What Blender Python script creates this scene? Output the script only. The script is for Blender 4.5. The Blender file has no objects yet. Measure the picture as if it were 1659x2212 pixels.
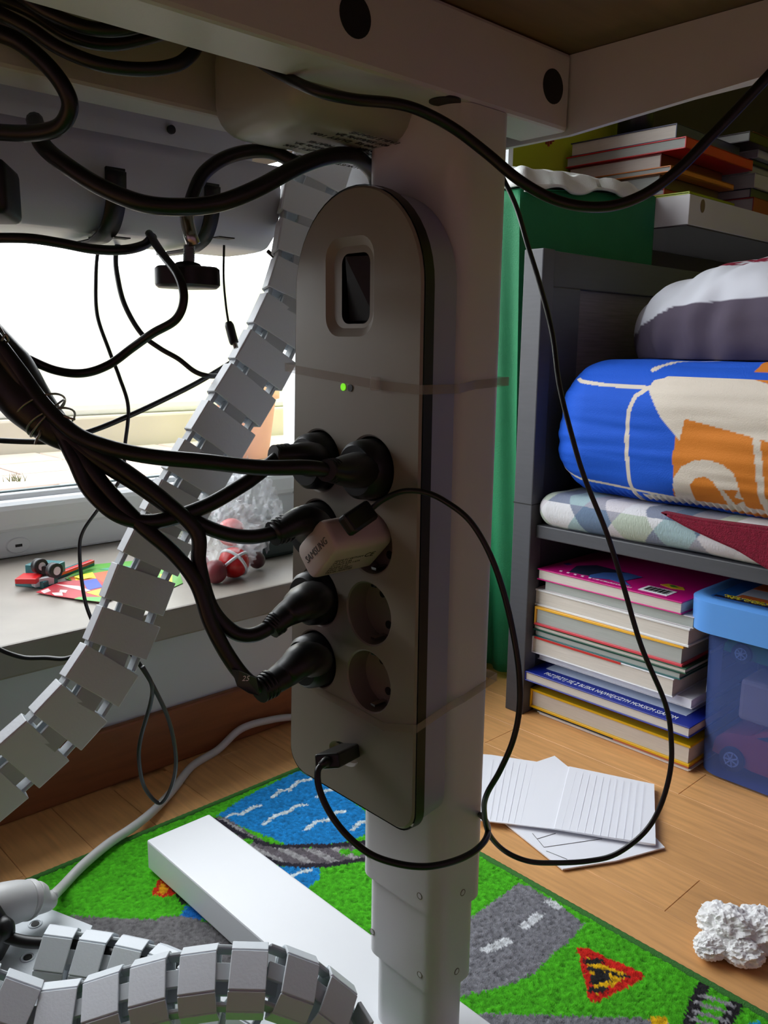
import bpy, bmesh, math, random
import numpy as np
from mathutils import Vector, Matrix, noise
random.seed(7); rng = np.random.default_rng(7)
C = bpy.context.scene.collection
scene = bpy.context.scene

# ---------------------------------------------------------------- camera
CAMZ = 0.53
FPX, CX, CY = 1825.8, 829.5, 1106.0
PITCH, ROLL, YAW = math.radians(10.9645), math.radians(-0.7383), math.radians(46.4624)
c_, s_ = math.cos(YAW), math.sin(YAW)
F0 = Vector((c_, s_, 0)); RT0 = Vector((s_, -c_, 0)); UP = Vector((0, 0, 1))
FW = F0*math.cos(PITCH) - UP*math.sin(PITCH)
D0 = -(UP*math.cos(PITCH) + F0*math.sin(PITCH))
RX = RT0*math.cos(ROLL) + D0*math.sin(ROLL)
DN = -RT0*math.sin(ROLL) + D0*math.cos(ROLL)
CAM = Vector((0, 0, CAMZ))
cd = bpy.data.cameras.new('camera'); cam = bpy.data.objects.new('camera', cd); C.objects.link(cam)
cd.sensor_fit = 'VERTICAL'; cd.sensor_height = 36; cd.lens = 36*FPX/2212; cd.clip_start = .02; cd.clip_end = 100
M4 = Matrix((( RX.x, -DN.x, -FW.x, 0), (RX.y, -DN.y, -FW.y, 0), (RX.z, -DN.z, -FW.z, CAMZ), (0, 0, 0, 1)))
cam.matrix_world = M4
scene.camera = cam

def ray(px, py): return RX*((px-CX)/FPX) + DN*((py-CY)/FPX) + FW
def at(px, py, d): return CAM + ray(px, py)*d                    # d = distance along the view axis, metres
def onx(px, py, v): r = ray(px, py); return CAM + r*(v/r.x)
def ony(px, py, v): r = ray(px, py); return CAM + r*(v/r.y)
def onz(px, py, v): r = ray(px, py); return CAM + r*((v-CAMZ)/r.z)

# ---------------------------------------------------------------- world and daylight
w = bpy.data.worlds.new('overcast_sky'); scene.world = w; w.use_nodes = True
bg = w.node_tree.nodes['Background']; bg.inputs[0].default_value = (.93, .97, 1.0, 1); bg.inputs[1].default_value = 7.0
scene.view_settings.view_transform = 'Standard'; scene.view_settings.look = 'None'
scene.view_settings.exposure = 0.0; scene.view_settings.gamma = 1; scene.view_settings.use_curve_mapping = False
def portal(name, loc, rot, sx, sy):
    l = bpy.data.lights.new(name, 'AREA'); l.shape = 'RECTANGLE'; l.size = sx; l.size_y = sy
    o = bpy.data.objects.new(name, l); o.location = loc; o.rotation_euler = rot; C.objects.link(o)
    l.cycles.is_portal = True
portal('window_portal', (-.25, 1.33, 1.0), (math.radians(-90), 0, 0), 2.9, 1.45)

# ---------------------------------------------------------------- materials
def lin(c):
    return tuple(((v/255)/12.92 if v/255 <= .04045 else ((v/255+.055)/1.055)**2.4) for v in c) + (1,)
def mat(name, col, rough=.5, metal=0, spec=.5, var=0, vscale=20, bump=0, bscale=60, stretch=(1,1,1), trans=0, alpha=1, emit=0, coat=0, attr=False, objvar=0, sub=0):
    m = bpy.data.materials.new(name); m.use_nodes = True; nt = m.node_tree; N = nt.nodes; L = nt.links
    b = N['Principled BSDF']; c = lin(col)
    b.inputs['Base Color'].default_value = c; b.inputs['Roughness'].default_value = rough
    b.inputs['Metallic'].default_value = metal; b.inputs['Specular IOR Level'].default_value = spec
    b.inputs['Coat Weight'].default_value = coat
    if trans: b.inputs['Transmission Weight'].default_value = trans
    if alpha < 1: b.inputs['Alpha'].default_value = alpha
    if emit: b.inputs['Emission Color'].default_value = c; b.inputs['Emission Strength'].default_value = emit
    g = N.new('ShaderNodeNewGeometry')
    mp = N.new('ShaderNodeMapping'); mp.inputs['Scale'].default_value = stretch; L.new(g.outputs['Position'], mp.inputs['Vector'])
    src = None
    if attr:
        a = N.new('ShaderNodeAttribute'); a.attribute_name = 'Col'; src = a.outputs['Color']
    if var or objvar:
        n = N.new('ShaderNodeTexNoise'); n.inputs['Scale'].default_value = vscale; n.inputs['Detail'].default_value = 5
        L.new(mp.outputs[0], n.inputs['Vector'])
        hs = N.new('ShaderNodeHueSaturation')
        if src: L.new(src, hs.inputs['Color'])
        else: hs.inputs['Color'].default_value = c
        mr = N.new('ShaderNodeMapRange'); mr.inputs['From Min'].default_value = .3; mr.inputs['From Max'].default_value = .7
        mr.inputs['To Min'].default_value = 1-var; mr.inputs['To Max'].default_value = 1+var; L.new(n.outputs['Fac'], mr.inputs['Value'])
        out = mr.outputs[0]
        if objvar:
            oi = N.new('ShaderNodeObjectInfo'); mr2 = N.new('ShaderNodeMapRange'); mr2.inputs['To Min'].default_value = 1-objvar; mr2.inputs['To Max'].default_value = 1+objvar
            L.new(oi.outputs['Random'], mr2.inputs['Value']); mu = N.new('ShaderNodeMath'); mu.operation = 'MULTIPLY'
            L.new(out, mu.inputs[0]); L.new(mr2.outputs[0], mu.inputs[1]); out = mu.outputs[0]
        L.new(out, hs.inputs['Value']); src = hs.outputs['Color']
    if src: L.new(src, b.inputs['Base Color'])
    if bump:
        n2 = N.new('ShaderNodeTexNoise'); n2.inputs['Scale'].default_value = bscale; n2.inputs['Detail'].default_value = 6; L.new(mp.outputs[0], n2.inputs['Vector'])
        bp = N.new('ShaderNodeBump'); bp.inputs['Strength'].default_value = bump; bp.inputs['Distance'].default_value = .002
        L.new(n2.outputs['Fac'], bp.inputs['Height']); L.new(bp.outputs[0], b.inputs['Normal'])
    return m
def sheer(name, col, opacity, rough=.2, trc=(255,255,255)):
    m = bpy.data.materials.new(name); m.use_nodes = True; nt = m.node_tree; N = nt.nodes; L = nt.links
    b = N['Principled BSDF']; b.inputs['Base Color'].default_value = lin(col); b.inputs['Roughness'].default_value = rough
    t = N.new('ShaderNodeBsdfTransparent'); t.inputs[0].default_value = lin(trc)
    mx = N.new('ShaderNodeMixShader'); mx.inputs[0].default_value = opacity
    L.new(t.outputs[0], mx.inputs[1]); L.new(b.outputs[0], mx.inputs[2]); L.new(mx.outputs[0], N['Material Output'].inputs['Surface'])
    return m

M = dict(
 desk=mat('powder_coated_steel', (205,203,207), .38, bump=.05, bscale=900),
 foot=mat('foot_powder_coat', (228,230,234), .35),
 strip=mat('strip_cover_plastic', (140,133,122), .42, var=.03),
 stripside=mat('strip_body_plastic', (150,152,178), .4),
 black=mat('black_plastic', (14,14,17), .42),
 rubber=mat('black_cable_jacket', (17,17,19), .38),
 darkgap=mat('dark_recess', (9,9,10), .6),
 socket=mat('socket_plastic', (125,118,106), .5),
 link=mat('grey_spine_plastic', (222,228,234), .45, bump=.08, bscale=500),
 linkin=mat('spine_joint_plastic', (185,192,196), .5),
 chrome=mat('bare_metal', (190,190,185), .25, metal=1),
 wire=mat('tie_wire', (150,145,138), .35, metal=.8),
 tabletop=mat('tabletop_underside', (112,86,62), .6, var=.15, vscale=30, stretch=(.3,3,3)),
 wood=mat('floor_wood', (212,158,100), .42, var=.14, vscale=30, stretch=(5,.45,1), bump=.06, bscale=200, objvar=.10),
 base=mat('wooden_baseboard', (133,78,44), .45, var=.15, vscale=25, stretch=(.4,3,4)),
 wall=mat('white_wall_paint', (205,210,212), .8, bump=.1, bscale=150),
 lime=mat('lime_wall_paint', (168,182,30), .8, bump=.08, bscale=120),
 rose=mat('dusty_rose_wall_paint', (182,146,172), .8),
 ceiling=mat('ceiling_paint', (225,225,222), .9),
 sill=mat('stone_sill', (134,127,119), .35, var=.10, vscale=14, bump=.03, bscale=80),
 pvc=mat('white_window_plastic', (222,226,230), .3),
 gasket=mat('grey_gasket', (95,110,112), .6),
 terrace=mat('terrace_paver', (192,172,162), .8, var=.12, vscale=12, objvar=.06),
 plinth=mat('outdoor_plinth', (192,184,178), .9, var=.08, vscale=6),
 stucco=mat('outdoor_stucco', (236,238,246), .9, var=.05, vscale=5),
 terracotta=mat('terracotta', (214,168,146), .8, var=.06),
 green=mat('green_cloth', (8,112,68), .7, bump=.3, bscale=500, var=.05),
 whitecloth=mat('white_cloth', (205,208,205), .8, bump=.3, bscale=400),
 shelfw=mat('white_shelf_laminate', (205,203,205), .4),
 bed=mat('charcoal_bed_board', (70,71,76), .5, var=.06, vscale=60, stretch=(.4,.4,4)),
 bedin=mat('dark_wood_grain_board', (112,105,108), .5, var=.2, vscale=70, stretch=(.25,1,5)),
 paper=mat('white_paper', (236,238,245), .8),
 pages=mat('book_pages', (205,198,188), .85, var=.07, vscale=30, stretch=(1,1,40)),
 pages2=mat('grey_book_pages', (165,170,165), .85, var=.07, vscale=30, stretch=(1,1,40)),
 tissue=mat('crumpled_tissue', (238,238,238), .9, bump=.3, bscale=150),
 led=mat('green_light', (120,230,20), .4, emit=.8),
 screwm=mat('threaded_steel', (150,155,158), .35, metal=.7),
 tie=sheer('clear_strap', (175,160,145), .3, .25),
 clearplastic=sheer('clear_bag_film', (235,238,242), .26, .08),
 box=sheer('blue_translucent_plastic', (120,150,235), .24, .2, (185,200,240)),
 lid=mat('blue_lid_plastic', (92,152,225), .3),
 whiteprint=mat('white_print', (238,240,245), .6),
 blackprint=mat('black_print', (25,25,27), .6),
 greyprint=mat('grey_print', (78,76,72), .6),
 whitecable=mat('white_cable_jacket', (205,205,205), .4),
 charger=mat('white_charger_plastic', (200,186,178), .3),
 bind=mat('rug_binding', (52,112,40), .9, bump=.5, bscale=900),
 crimson=mat('crimson_fleece', (125,14,45), 1, bump=1, bscale=700, var=.2, vscale=300),
)
def plain(name, col, rough=.45, **k):
    if name not in M: M[name] = mat(name, col, rough, **k)
    return M[name]

# ---------------------------------------------------------------- helpers
def props(o, label=None, cat=None, group=None, kind=None):
    if label: o['label'] = label
    if cat: o['category'] = cat
    if group: o['group'] = group
    if kind: o['kind'] = kind
    return o
def link_obj(name, me, m, parent=None, smooth=False):
    o = bpy.data.objects.new(name, me); C.objects.link(o)
    if m is not None and not me.materials: me.materials.append(m)
    if parent is not None: o.parent = parent; o.matrix_parent_inverse = parent.matrix_basis.inverted()
    if smooth: me.polygons.foreach_set('use_smooth', [True]*len(me.polygons))
    return o
def obj(name, bm, m, parent=None, smooth=False):
    me = bpy.data.meshes.new(name); bmesh.ops.recalc_face_normals(bm, faces=bm.faces[:]); bm.to_mesh(me); bm.free()
    return link_obj(name, me, m, parent, smooth)
def pyd(name, v, f, m, parent=None, smooth=False):
    me = bpy.data.meshes.new(name); me.from_pydata([tuple(p) for p in v], [], f); me.update()
    return link_obj(name, me, m, parent, smooth)
def thing(name, label, cat, loc=(0,0,0), group=None):
    o = bpy.data.objects.new(name, None); C.objects.link(o); o.location = loc; o.empty_display_size = .02
    return props(o, label, cat, group)
def add_box(bm, x0, x1, y0, y1, z0, z1, bev=0, seg=2, mtx=None):
    r = bmesh.ops.create_cube(bm, size=1)
    vs = r['verts']
    for v in vs: v.co = Vector(((x0+x1)/2+v.co.x*(x1-x0), (y0+y1)/2+v.co.y*(y1-y0), (z0+z1)/2+v.co.z*(z1-z0)))
    if bev:
        es = list({e for v in vs for e in v.link_edges})
        r = bmesh.ops.bevel(bm, geom=es, offset=bev, segments=seg, profile=.5, affect='EDGES')
        vs = list({v for f in r['faces'] for v in f.verts} | {v for v in vs if v.is_valid})
    if mtx is not None:
        for v in vs: v.co = mtx @ v.co
    return vs
def boxo(name, x0, x1, y0, y1, z0, z1, m, parent=None, bev=.0015, seg=2, mtx=None, smooth=False):
    bm = bmesh.new(); add_box(bm, x0, x1, y0, y1, z0, z1, bev, seg, mtx); return obj(name, bm, m, parent, smooth)
def struct(o): o['kind'] = 'structure'; return o
def spline(pts, n=8):
    P = [Vector(p) for p in pts]; out = []
    for i in range(len(P)-1):
        p0 = P[i-1] if i else P[0]*2-P[1]; p1 = P[i]; p2 = P[i+1]; p3 = P[i+2] if i+2 < len(P) else P[-1]*2-P[-2]
        for k in range(n):
            t = k/n
            out.append(.5*((2*p1)+(p2-p0)*t+(2*p0-5*p1+4*p2-p3)*t*t+(3*p1-p0-3*p2+p3)*t**3))
    out.append(P[-1]); return out
def add_tube(bm, pts, r, sides=12, caps=True, flat=1.0, flatdir=None):
    n = len(pts); rs = r if hasattr(r, '__len__') else [r]*n
    tang = [(pts[min(i+1, n-1)]-pts[max(i-1, 0)]).normalized() for i in range(n)]
    a = flatdir if flatdir is not None else (Vector((0,0,1)) if abs(tang[0].z) < .9 else Vector((1,0,0)))
    rings = []
    for i in range(n):
        t = tang[i]; a = (a - t*a.dot(t))
        a = a.normalized() if a.length > 1e-6 else t.orthogonal().normalized()
        b = t.cross(a); ring = []
        for k in range(sides):
            th = 2*math.pi*k/sides
            ring.append(bm.verts.new(pts[i] + a*(math.cos(th)*rs[i]*flat) + b*(math.sin(th)*rs[i])))
        rings.append(ring)
    for i in range(n-1):
        for k in range(sides):
            bm.faces.new((rings[i][k], rings[i][(k+1)%sides], rings[i+1][(k+1)%sides], rings[i+1][k]))
    if caps: bm.faces.new(rings[0][::-1]); bm.faces.new(rings[-1])
def tubeo(name, pts, r, m, parent=None, sides=12, n=8, **k):
    bm = bmesh.new(); sp = spline(pts, n) if n else [Vector(p) for p in pts]
    if hasattr(r, '__len__'):
        q = np.linspace(0, len(r)-1, len(sp)); r = np.interp(q, range(len(r)), r)
    add_tube(bm, sp, r, sides, **k); return obj(name, bm, m, parent, True)
def cyl(bm, a, b, r, sides=24, r2=None): add_tube(bm, [Vector(a), Vector(b)], [r, r2 if r2 is not None else r], sides)
def cylo(name, a, b, r, m, parent=None, sides=24, r2=None):
    bm = bmesh.new(); cyl(bm, a, b, r, sides, r2); o = obj(name, bm, m, parent)
    for p in o.data.polygons: p.use_smooth = len(p.vertices) == 4
    return o
def prism(name, loop, d, m, parent=None, bev=0):
    """closed loop of points extruded by vector d"""
    bm = bmesh.new(); vs = [bm.verts.new(Vector(p)) for p in loop]; f = bm.faces.new(vs)
    r = bmesh.ops.extrude_face_region(bm, geom=[f]); nv = [e for e in r['geom'] if isinstance(e, bmesh.types.BMVert)]
    for v in nv: v.co += Vector(d)
    if bev: bmesh.ops.bevel(bm, geom=bm.edges[:], offset=bev, segments=2, affect='EDGES')
    return obj(name, bm, m, parent)
def rrect(x0, x1, y0, y1, r, n=6):
    out = []
    for cx, cy, a0 in ((x1-r, y1-r, 0), (x0+r, y1-r, 90), (x0+r, y0+r, 180), (x1-r, y0+r, 270)):
        for k in range(n+1):
            a = math.radians(a0+90*k/n); out.append((cx+r*math.cos(a), cy+r*math.sin(a)))
    return out
def smooth_by_angle(o, ang=35):
    me = o.data; me.polygons.foreach_set('use_smooth', [True]*len(me.polygons))
    bm = bmesh.new(); bm.from_mesh(me)
    for e in bm.edges:
        if len(e.link_faces) == 2 and e.calc_face_angle(0) > math.radians(ang): e.smooth = False
    bm.to_mesh(me); bm.free(); return o
def text(name, s, size, origin, xdir, ydir, m, parent, ext=.0002, align='LEFT', shear=0, fitx=None):
    cu = bpy.data.curves.new(name, 'FONT'); cu.body = s; cu.size = size; cu.extrude = ext; cu.align_x = align; cu.align_y = 'CENTER'; cu.shear = shear; cu.resolution_u = 2
    tmp = bpy.data.objects.new(name+'_tmp', cu); C.objects.link(tmp)
    dg = bpy.context.evaluated_depsgraph_get(); me = bpy.data.meshes.new_from_object(tmp.evaluated_get(dg)); me.name = name
    bpy.data.objects.remove(tmp); bpy.data.curves.remove(cu)
    x = Vector(xdir).normalized(); y = Vector(ydir); y = (y-x*y.dot(x)).normalized(); z = x.cross(y)
    if fitx:
        wx = max(v.co.x for v in me.vertices)-min(v.co.x for v in me.vertices)
        k = fitx/wx
        for v in me.vertices: v.co.x *= k
    o0 = Vector(origin)
    for v in me.vertices: v.co = o0 + x*v.co.x + y*v.co.y + z*v.co.z
    me.materials.clear(); return link_obj(name, me, m, parent)
def inpoly(px, py, poly):
    px = np.asarray(px); py = np.asarray(py); ins = np.zeros(px.shape, bool); n = len(poly)
    for i in range(n):
        x0, y0 = poly[i]; x1, y1 = poly[(i+1) % n]
        if y0 == y1: continue
        c = ((y0 > py) != (y1 > py)) & (px < (x1-x0)*(py-y0)/(y1-y0)+x0); ins ^= c
    return ins
def dseg(px, py, pts):
    d = np.full(np.shape(px), 9e9)
    for (x0, y0), (x1, y1) in zip(pts, pts[1:]):
        dx, dy = x1-x0, y1-y0; t = np.clip(((px-x0)*dx+(py-y0)*dy)/(dx*dx+dy*dy+1e-12), 0, 1)
        d = np.minimum(d, np.hypot(px-x0-t*dx, py-y0-t*dy))
    return d
def paint(me, cols):
    a = me.color_attributes.new('Col', 'FLOAT_COLOR', 'POINT'); a.data.foreach_set('color', np.asarray(cols, np.float32).ravel())
def LC(c): return np.array(lin(c))

# ================================================================ the room
struct(boxo('floor', -2.1, 2.4, -2.6, .925, -.06, -.004, M['wood'], bev=0))
floor = bpy.data.objects['floor']
plank_me = {}
for i in range(int(2.3/.072)):
    x = -.45+i*.072; y = -.75 + (i*0.173 % .42) - .42; k = 0
    while y < .925:
        ln = (.42, .36, .48)[(i*7+k*5) % 3]; y1 = min(y+ln, .925)
        if y1 > -.75 and y1-y > .03:
            key = round(y1-y, 3)
            if key not in plank_me:
                bm = bmesh.new(); add_box(bm, .0002, .0718, .0002, key-.0002, -.006, 0, .0004, 1)
                me = bpy.data.meshes.new('plank'); bm.to_mesh(me); bm.free(); me.materials.append(M['wood']); plank_me[key] = me
            o = bpy.data.objects.new('plank', plank_me[key]); C.objects.link(o); o.parent = floor; o.location = (x, y, 0)
        y = y1; k += 1
struct(boxo('ceiling', -2.1, 2.4, -2.6, 1.3, 2.5, 2.56, M['ceiling'], bev=0))
# back wall with the window opening (x -1.7..1.16, z .217..1.72)
bm = bmesh.new()
add_box(bm, -2.1, 1.16, .925, 1.3, -.06, .178)
add_box(bm, -2.1, -1.7, .925, 1.3, .178, 2.5)
add_box(bm, -1.7, 1.16, .925, 1.3, 1.72, 2.5)
add_box(bm, -1.7, 1.16, 1.295, 1.3, .178, .217)
struct(obj('wall_back', bm, M['wall']))
struct(boxo('wall_back_lime', 1.16, 2.4, 1.0, 1.3, -.06, 2.5, M['lime'], bev=0))
struct(boxo('trim_2', 1.148, 1.16, .925, 1.262, .2172, 1.72, M['wall'], bev=0))
struct(boxo('wall_right', 2.4, 2.5, -2.6, 1.3, -.06, 2.5, M['lime'], bev=0))
struct(boxo('wall_front', -2.1, 2.4, -2.7, -2.6, -.06, 2.5, M['rose'], bev=0))
# unseen pedestal shape added to keep window light off the power strip
pd = thing('unseen_light_blocker', 'added charcoal light blocker under the left part of the desk, out of view', 'light blocker', (-.2, .62, 0))
boxo('blocker_body', -.45, .06, .57, .87, .0, .60, M['bed'], pd)
for k in range(3):
    dr = boxo('drawer', -.44, .05, .554, .57, .02+k*.193, .205+k*.193, M['bed'], pd); boxo('handle', -.24, -.10, .542, .554, .11+k*.193, .12+k*.193, M['chrome'], dr)  # fronts and handles only give the added light blocker its shape
struct(boxo('wall_left', -2.2, -2.1, -2.6, 1.3, -.06, 2.5, M['rose'], bev=0))
struct(boxo('baseboard_back', -2.1, 1.16, .914, .925, 0, .075, M['base'], bev=.003))
# sill
struct(boxo('trim_1', -1.7, 1.16, .888, 1.295, .179, .217, M['sill'], bev=.003))
# window frame
win = struct(boxo('window_1', -1.7, 1.16, 1.262, 1.292, .2175, .262, M['pvc'], bev=.004))
def frame_part(name, *a, m='pvc', bev=.006):
    return boxo(name, *a[:6], M[m], win, bev=bev, seg=3)
frame_part('bottom_rail', -1.7, .958, 1.245, 1.29, .258, .305, bev=.013)
frame_part('glazing_bead', -1.7, .958, 1.262, 1.285, .3, .314, bev=.004)
frame_part('gasket', -1.7, .958, 1.272, 1.281, .3135, .3165, m='gasket', bev=.0005)
frame_part('side_frame', .958, 1.05, 1.245, 1.29, .258, 1.70)
frame_part('side_frame', 1.052, 1.16, 1.262, 1.292, .258, 1.715)
frame_part('side_frame', -1.7, -1.62, 1.245, 1.292, .258, 1.715)
frame_part('top_rail', -1.7, .958, 1.245, 1.292, 1.66, 1.72)
capc = ony(40, 1178, 1.2605)
bm = bmesh.new(); add_tube(bm, [Vector((capc.x, 1.2625, capc.z)), Vector((capc.x, 1.2595, capc.z))], [.0125, .011], 24)
for v in bm.verts: v.co.x = capc.x+(v.co.x-capc.x)*1.5
cap = obj('drain_cap', bm, M['pvc'], win); boxo('slot', capc.x-.005, capc.x+.005, 1.2588, 1.2598, capc.z-.002, capc.z+.002, M['darkgap'], cap, 0)
GL = sheer('window_glass', (255, 255, 255), .04, .02)
pane = boxo('glass_pane', -1.62, .958, 1.274, 1.278, .316, 1.66, GL, win, bev=0)
# outdoors
ter = thing('terrace', 'terrace of beige paving slabs outside the window', 'paving', (0, 1.35, .23))
boxo('bedding', -3.5, 4.5, 1.31, 1.944, .1, .268, M['plinth'], ter, bev=0)
for i in range(12):
    for j in range(4):
        x = -1.5+i*.3+(j % 2)*.15; y = 1.33+j*.155
        boxo('paver', x+.004, x+.296, y+.003, y+.152, .27, .2845+rng.uniform(-.001, .001), M['terrace'], ter, bev=.002, seg=1)
gw = thing('garden_wall', 'beige stuccoed garden wall with a plinth beyond the terrace', 'wall', (0, 2.0, .23))
boxo('plinth', -3.5, 4.5, 1.9655, 2.1, .2, .36, M['plinth'], gw, bev=.006)
boxo('render_coat', -3.5, 4.5, 1.985, 2.2, .355, .72, M['stucco'], gw, bev=.03, seg=4)
# weeds
bm = bmesh.new()
for k in range(26):
    b = Vector((.56+rng.normal()*.012, 1.56+rng.normal()*.006, .284)); t = b+Vector((rng.normal()*.008, rng.normal()*.004, .01+rng.random()*.012)); bm.faces.new([bm.verts.new(b+Vector((-.0008,0,0))), bm.verts.new(b+Vector((.0008,0,0))), bm.verts.new(t)])
props(obj('weed_tuft', bm, plain('weed_green', (90,105,50))), 'tiny green weed tuft growing between the pavers outside', 'plant')
# pot
pc = onz(598, 1003, .285); pc.z = .285
bm = bmesh.new(); prof = [(0, .0), (.048, 0), (.066, .115), (.074, .115), (.076, .145), (.070, .147), (.064, .12), (0, .115)]
rings = [[bm.verts.new((pc.x+r*math.cos(a*math.pi/14)+.02, pc.y+.14+r*math.sin(a*math.pi/14), pc.z+z*1.15)) for a in range(28)] for r, z in prof[1:-1]]
for a, b in zip(rings, rings[1:]):
    for k in range(28): bm.faces.new((a[k], a[(k+1) % 28], b[(k+1) % 28], b[k]))
bm.faces.new(rings[0][::-1]); bm.faces.new(rings[-1])
props(obj('flower_pot', bm, M['terracotta'], None, True), 'terracotta flower pot standing on the terrace outside the window', 'pot')

# ================================================================ desk
desk = thing('standing_desk', 'white steel frame of a height adjustable desk with telescoping leg', 'desk', (.395, .37, 0))
# tabletop
boxo('tabletop', -.95, .53, -.12, .80, .7085, .7335, M['tabletop'], desk, bev=.002)
# front crossbar
bm = bmesh.new(); add_box(bm, -.75, .467, .330, .367, .663, .708, .0025, 2); bar = obj('crossbar', bm, M['desk'], desk)
def disc_on(name, c, n, ra, parent, m, t=.0006, flat=1.0):
    c = Vector(c); n = Vector(n); bm = bmesh.new(); add_tube(bm, [c-n*t, c+n*t], ra, 28); return obj(name, bm, m, parent)
p = ony(767, 35, .33); disc_on('hole', p, (0,-1,0), .0098, bar, M['darkgap'])
p = ony(1194, 187, .33); disc_on('hole', p, (0,-1,0), .0098, bar, M['darkgap'])
p = onz(961, 218, .663); disc_on('hole', p, (0,0,-1), .0088, bar, M['darkgap'])
bm = bmesh.new(); add_box(bm, -.75, .467, .457, .487, .663, .708, .0025, 2); obj('crossbar', bm, M['desk'], desk)
# side bracket
X0 = .4675
pts = [(X0, .50, .708), (X0, -.10, .708), (X0, -.10, .698), (X0, .33, .6635), (X0, .50, .6635)]
br = prism('side_bracket', pts, (.003, 0, 0), M['desk'], desk)
bm = bmesh.new()
a = [(X0, .33, .6635), (X0, -.10, .698)]
fl_ = [(.50, .6635, .004), (.33, .6635, .004), (.25, .670, .0045), (.21, .6732, .010), (.15, .678, .016), (-.10, .698, .022)]
v = [(bm.verts.new((X0, y_, z_)), bm.verts.new((X0+w_, y_, z_))) for y_, z_, w_ in fl_]
for (p0, p1), (p2, p3) in zip(v, v[1:]): bm.faces.new((p0, p2, p3, p1))
r = bmesh.ops.extrude_face_region(bm, geom=bm.faces[:])
for e in r['geom']:
    if isinstance(e, bmesh.types.BMVert): e.co.z -= .002
obj('flange', bm, M['desk'], br)
# motor housing
bm = bmesh.new(); add_box(bm, .285, .46, .367, .4565, .648, .706, .018, 5)
mot = smooth_by_angle(obj('motor_housing', bm, plain('motor_plastic', (165,165,158), .35), desk), 50)
for k in range(9):
    y = .378+k*.0085
    text('label_print', ('ADJUSTABLE TABLE FRAME', 'INPUT 100-240V 50/60Hz 2A', 'MAX LOAD 100 kg  DUTY 10%', 'DO NOT COVER')[k % 4], .0062, (.325+.003*(k % 3), y, .6477), (1, 0, 0), (0, -1, 0) if 0 else (0, 1, 0), M['blackprint'], mot, .0001)
    m_ = mot.children[-1].data
    for v_ in m_.vertices: v_.co.x = 2*.365-v_.co.x
# leg stages
def stage(x0, x1, y0, y1, z0, z1, dimples):
    r = .013; loop = [(a, b, z0) for a, b in rrect(x0, x1, y0, y1, r, 8)]
    bm = bmesh.new(); vs = [bm.verts.new(p) for p in loop]; f = bm.faces.new(vs)
    rr = bmesh.ops.extrude_face_region(bm, geom=[f])
    for e in rr['geom']:
        if isinstance(e, bmesh.types.BMVert): e.co.z = z1
    o = smooth_by_angle(obj('leg_stage', bm, M['desk'], desk), 40)
    for face, a, z in dimples:
        if face == 'x': c, n = Vector((x0, a, z)), Vector((-1, 0, 0))
        else: c, n = Vector((a, y0, z)), Vector((0, -1, 0))
        bm = bmesh.new(); u = UP; v2 = n.cross(u)
        ring = [c+u*(.0022*math.cos(t))+v2*(.0022*math.sin(t))+n*.0001 for t in np.linspace(0, 2*math.pi, 17)]
        add_tube(bm, ring, .00028, 6, caps=False); obj('dimple', bm, M['socket'], o, True)
        disc_on('dimple', c, n, .0017, o, M['desk'], .0003)
    return o
stage(.367, .4155, .330, .409, .161, .663, [('x', .398, .178), ('x', .347, .172), ('y', .391, .172)])
stage(.370, .4125, .333, .405, .099, .180, [('x', .396, .116), ('x', .348, .110), ('y', .391, .110)])
stage(.374, .4085, .337, .401, .041, .12, [])
# foot
bm = bmesh.new(); add_box(bm, .361, .4335, .04, .72, .0105, .042, .0018, 2)
foot = obj('foot', bm, M['foot'], desk)
cylo('levelling_pad', (.3975, .68, .0082), (.3975, .68, .0105), .013, M['black'], foot)
cylo('levelling_pad', (.3975, .09, .0082), (.3975, .09, .0105), .013, M['black'], foot)

# ---------------------------------------------------------------- cable tray
tray = thing('cable_tray', 'light grey sheet steel cable tray hung behind the desk crossbars', 'cable tray', (0, .55, .6))
prof = [(.488, .7075), (.515, .7075), (.53, .70), (.532, .66), (.533, .635), (.537, .618), (.545, .608), (.558, .602), (.60, .601), (.615, .603), (.62, .61), (.62, .64)]
prof = [(v_.x, v_.y) for v_ in spline([(a, b, 0) for a, b in prof], 4)]
def sheet(name, prof, x0, x1, m, parent, t=.0015):
    v, f = [], []
    n = len(prof)
    for x in (x0, x1):
        for k, (y, z) in enumerate(prof): v.append((x, y, z))
    for k in range(n-1): f.append((k, k+1, n+k+1, n+k))
    o = pyd(name, v, f, m, parent, True); md = o.modifiers.new('s', 'SOLIDIFY'); md.thickness = t; return o
sheet('tray_panel', prof[:13], -.8, .371, M['desk'], tray)
sheet('tray_channel', prof[12:], -.8, .396, M['desk'], tray)
# dark slots in the bottom of the tray and a screw dimple
for px in (215, 258, 483): 
    q = onz(px, 512, .6005); boxo('slot', q.x-.006, q.x+.006, q.y-.004, q.y+.004, .5995, .6003, M['darkgap'], tray, 0)
q = ony(370, 280, .531); disc_on('screw', q, (0, -1, 0), .0028, tray, M['black'], .001)
# hook-and-loop straps round the tray
def strap(px, lab, w=.012, topz=None):
    q = ony(px, 470, .53); x = q.x
    pr = [(.6, .5985), (.565, .5985), (.553, .600), (.54, .606), (.531, .620), (.5285, .64), (.529, topz or .655)]
    pr = [(a.x, a.y) for a in spline([(a, b, 0) for a, b in pr], 5)]
    o = sheet('cable_strap', pr, x-w/2, x+w/2, M['black'], None, .0018)
    props(o, lab, 'strap'); return o
strap(252, 'wide black strap wrapped round the grey cable tray, left of the clamp', .013, .628)
strap(458, 'black strap wrapped round the grey cable tray, right of the clamp', .011, .626)

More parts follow.
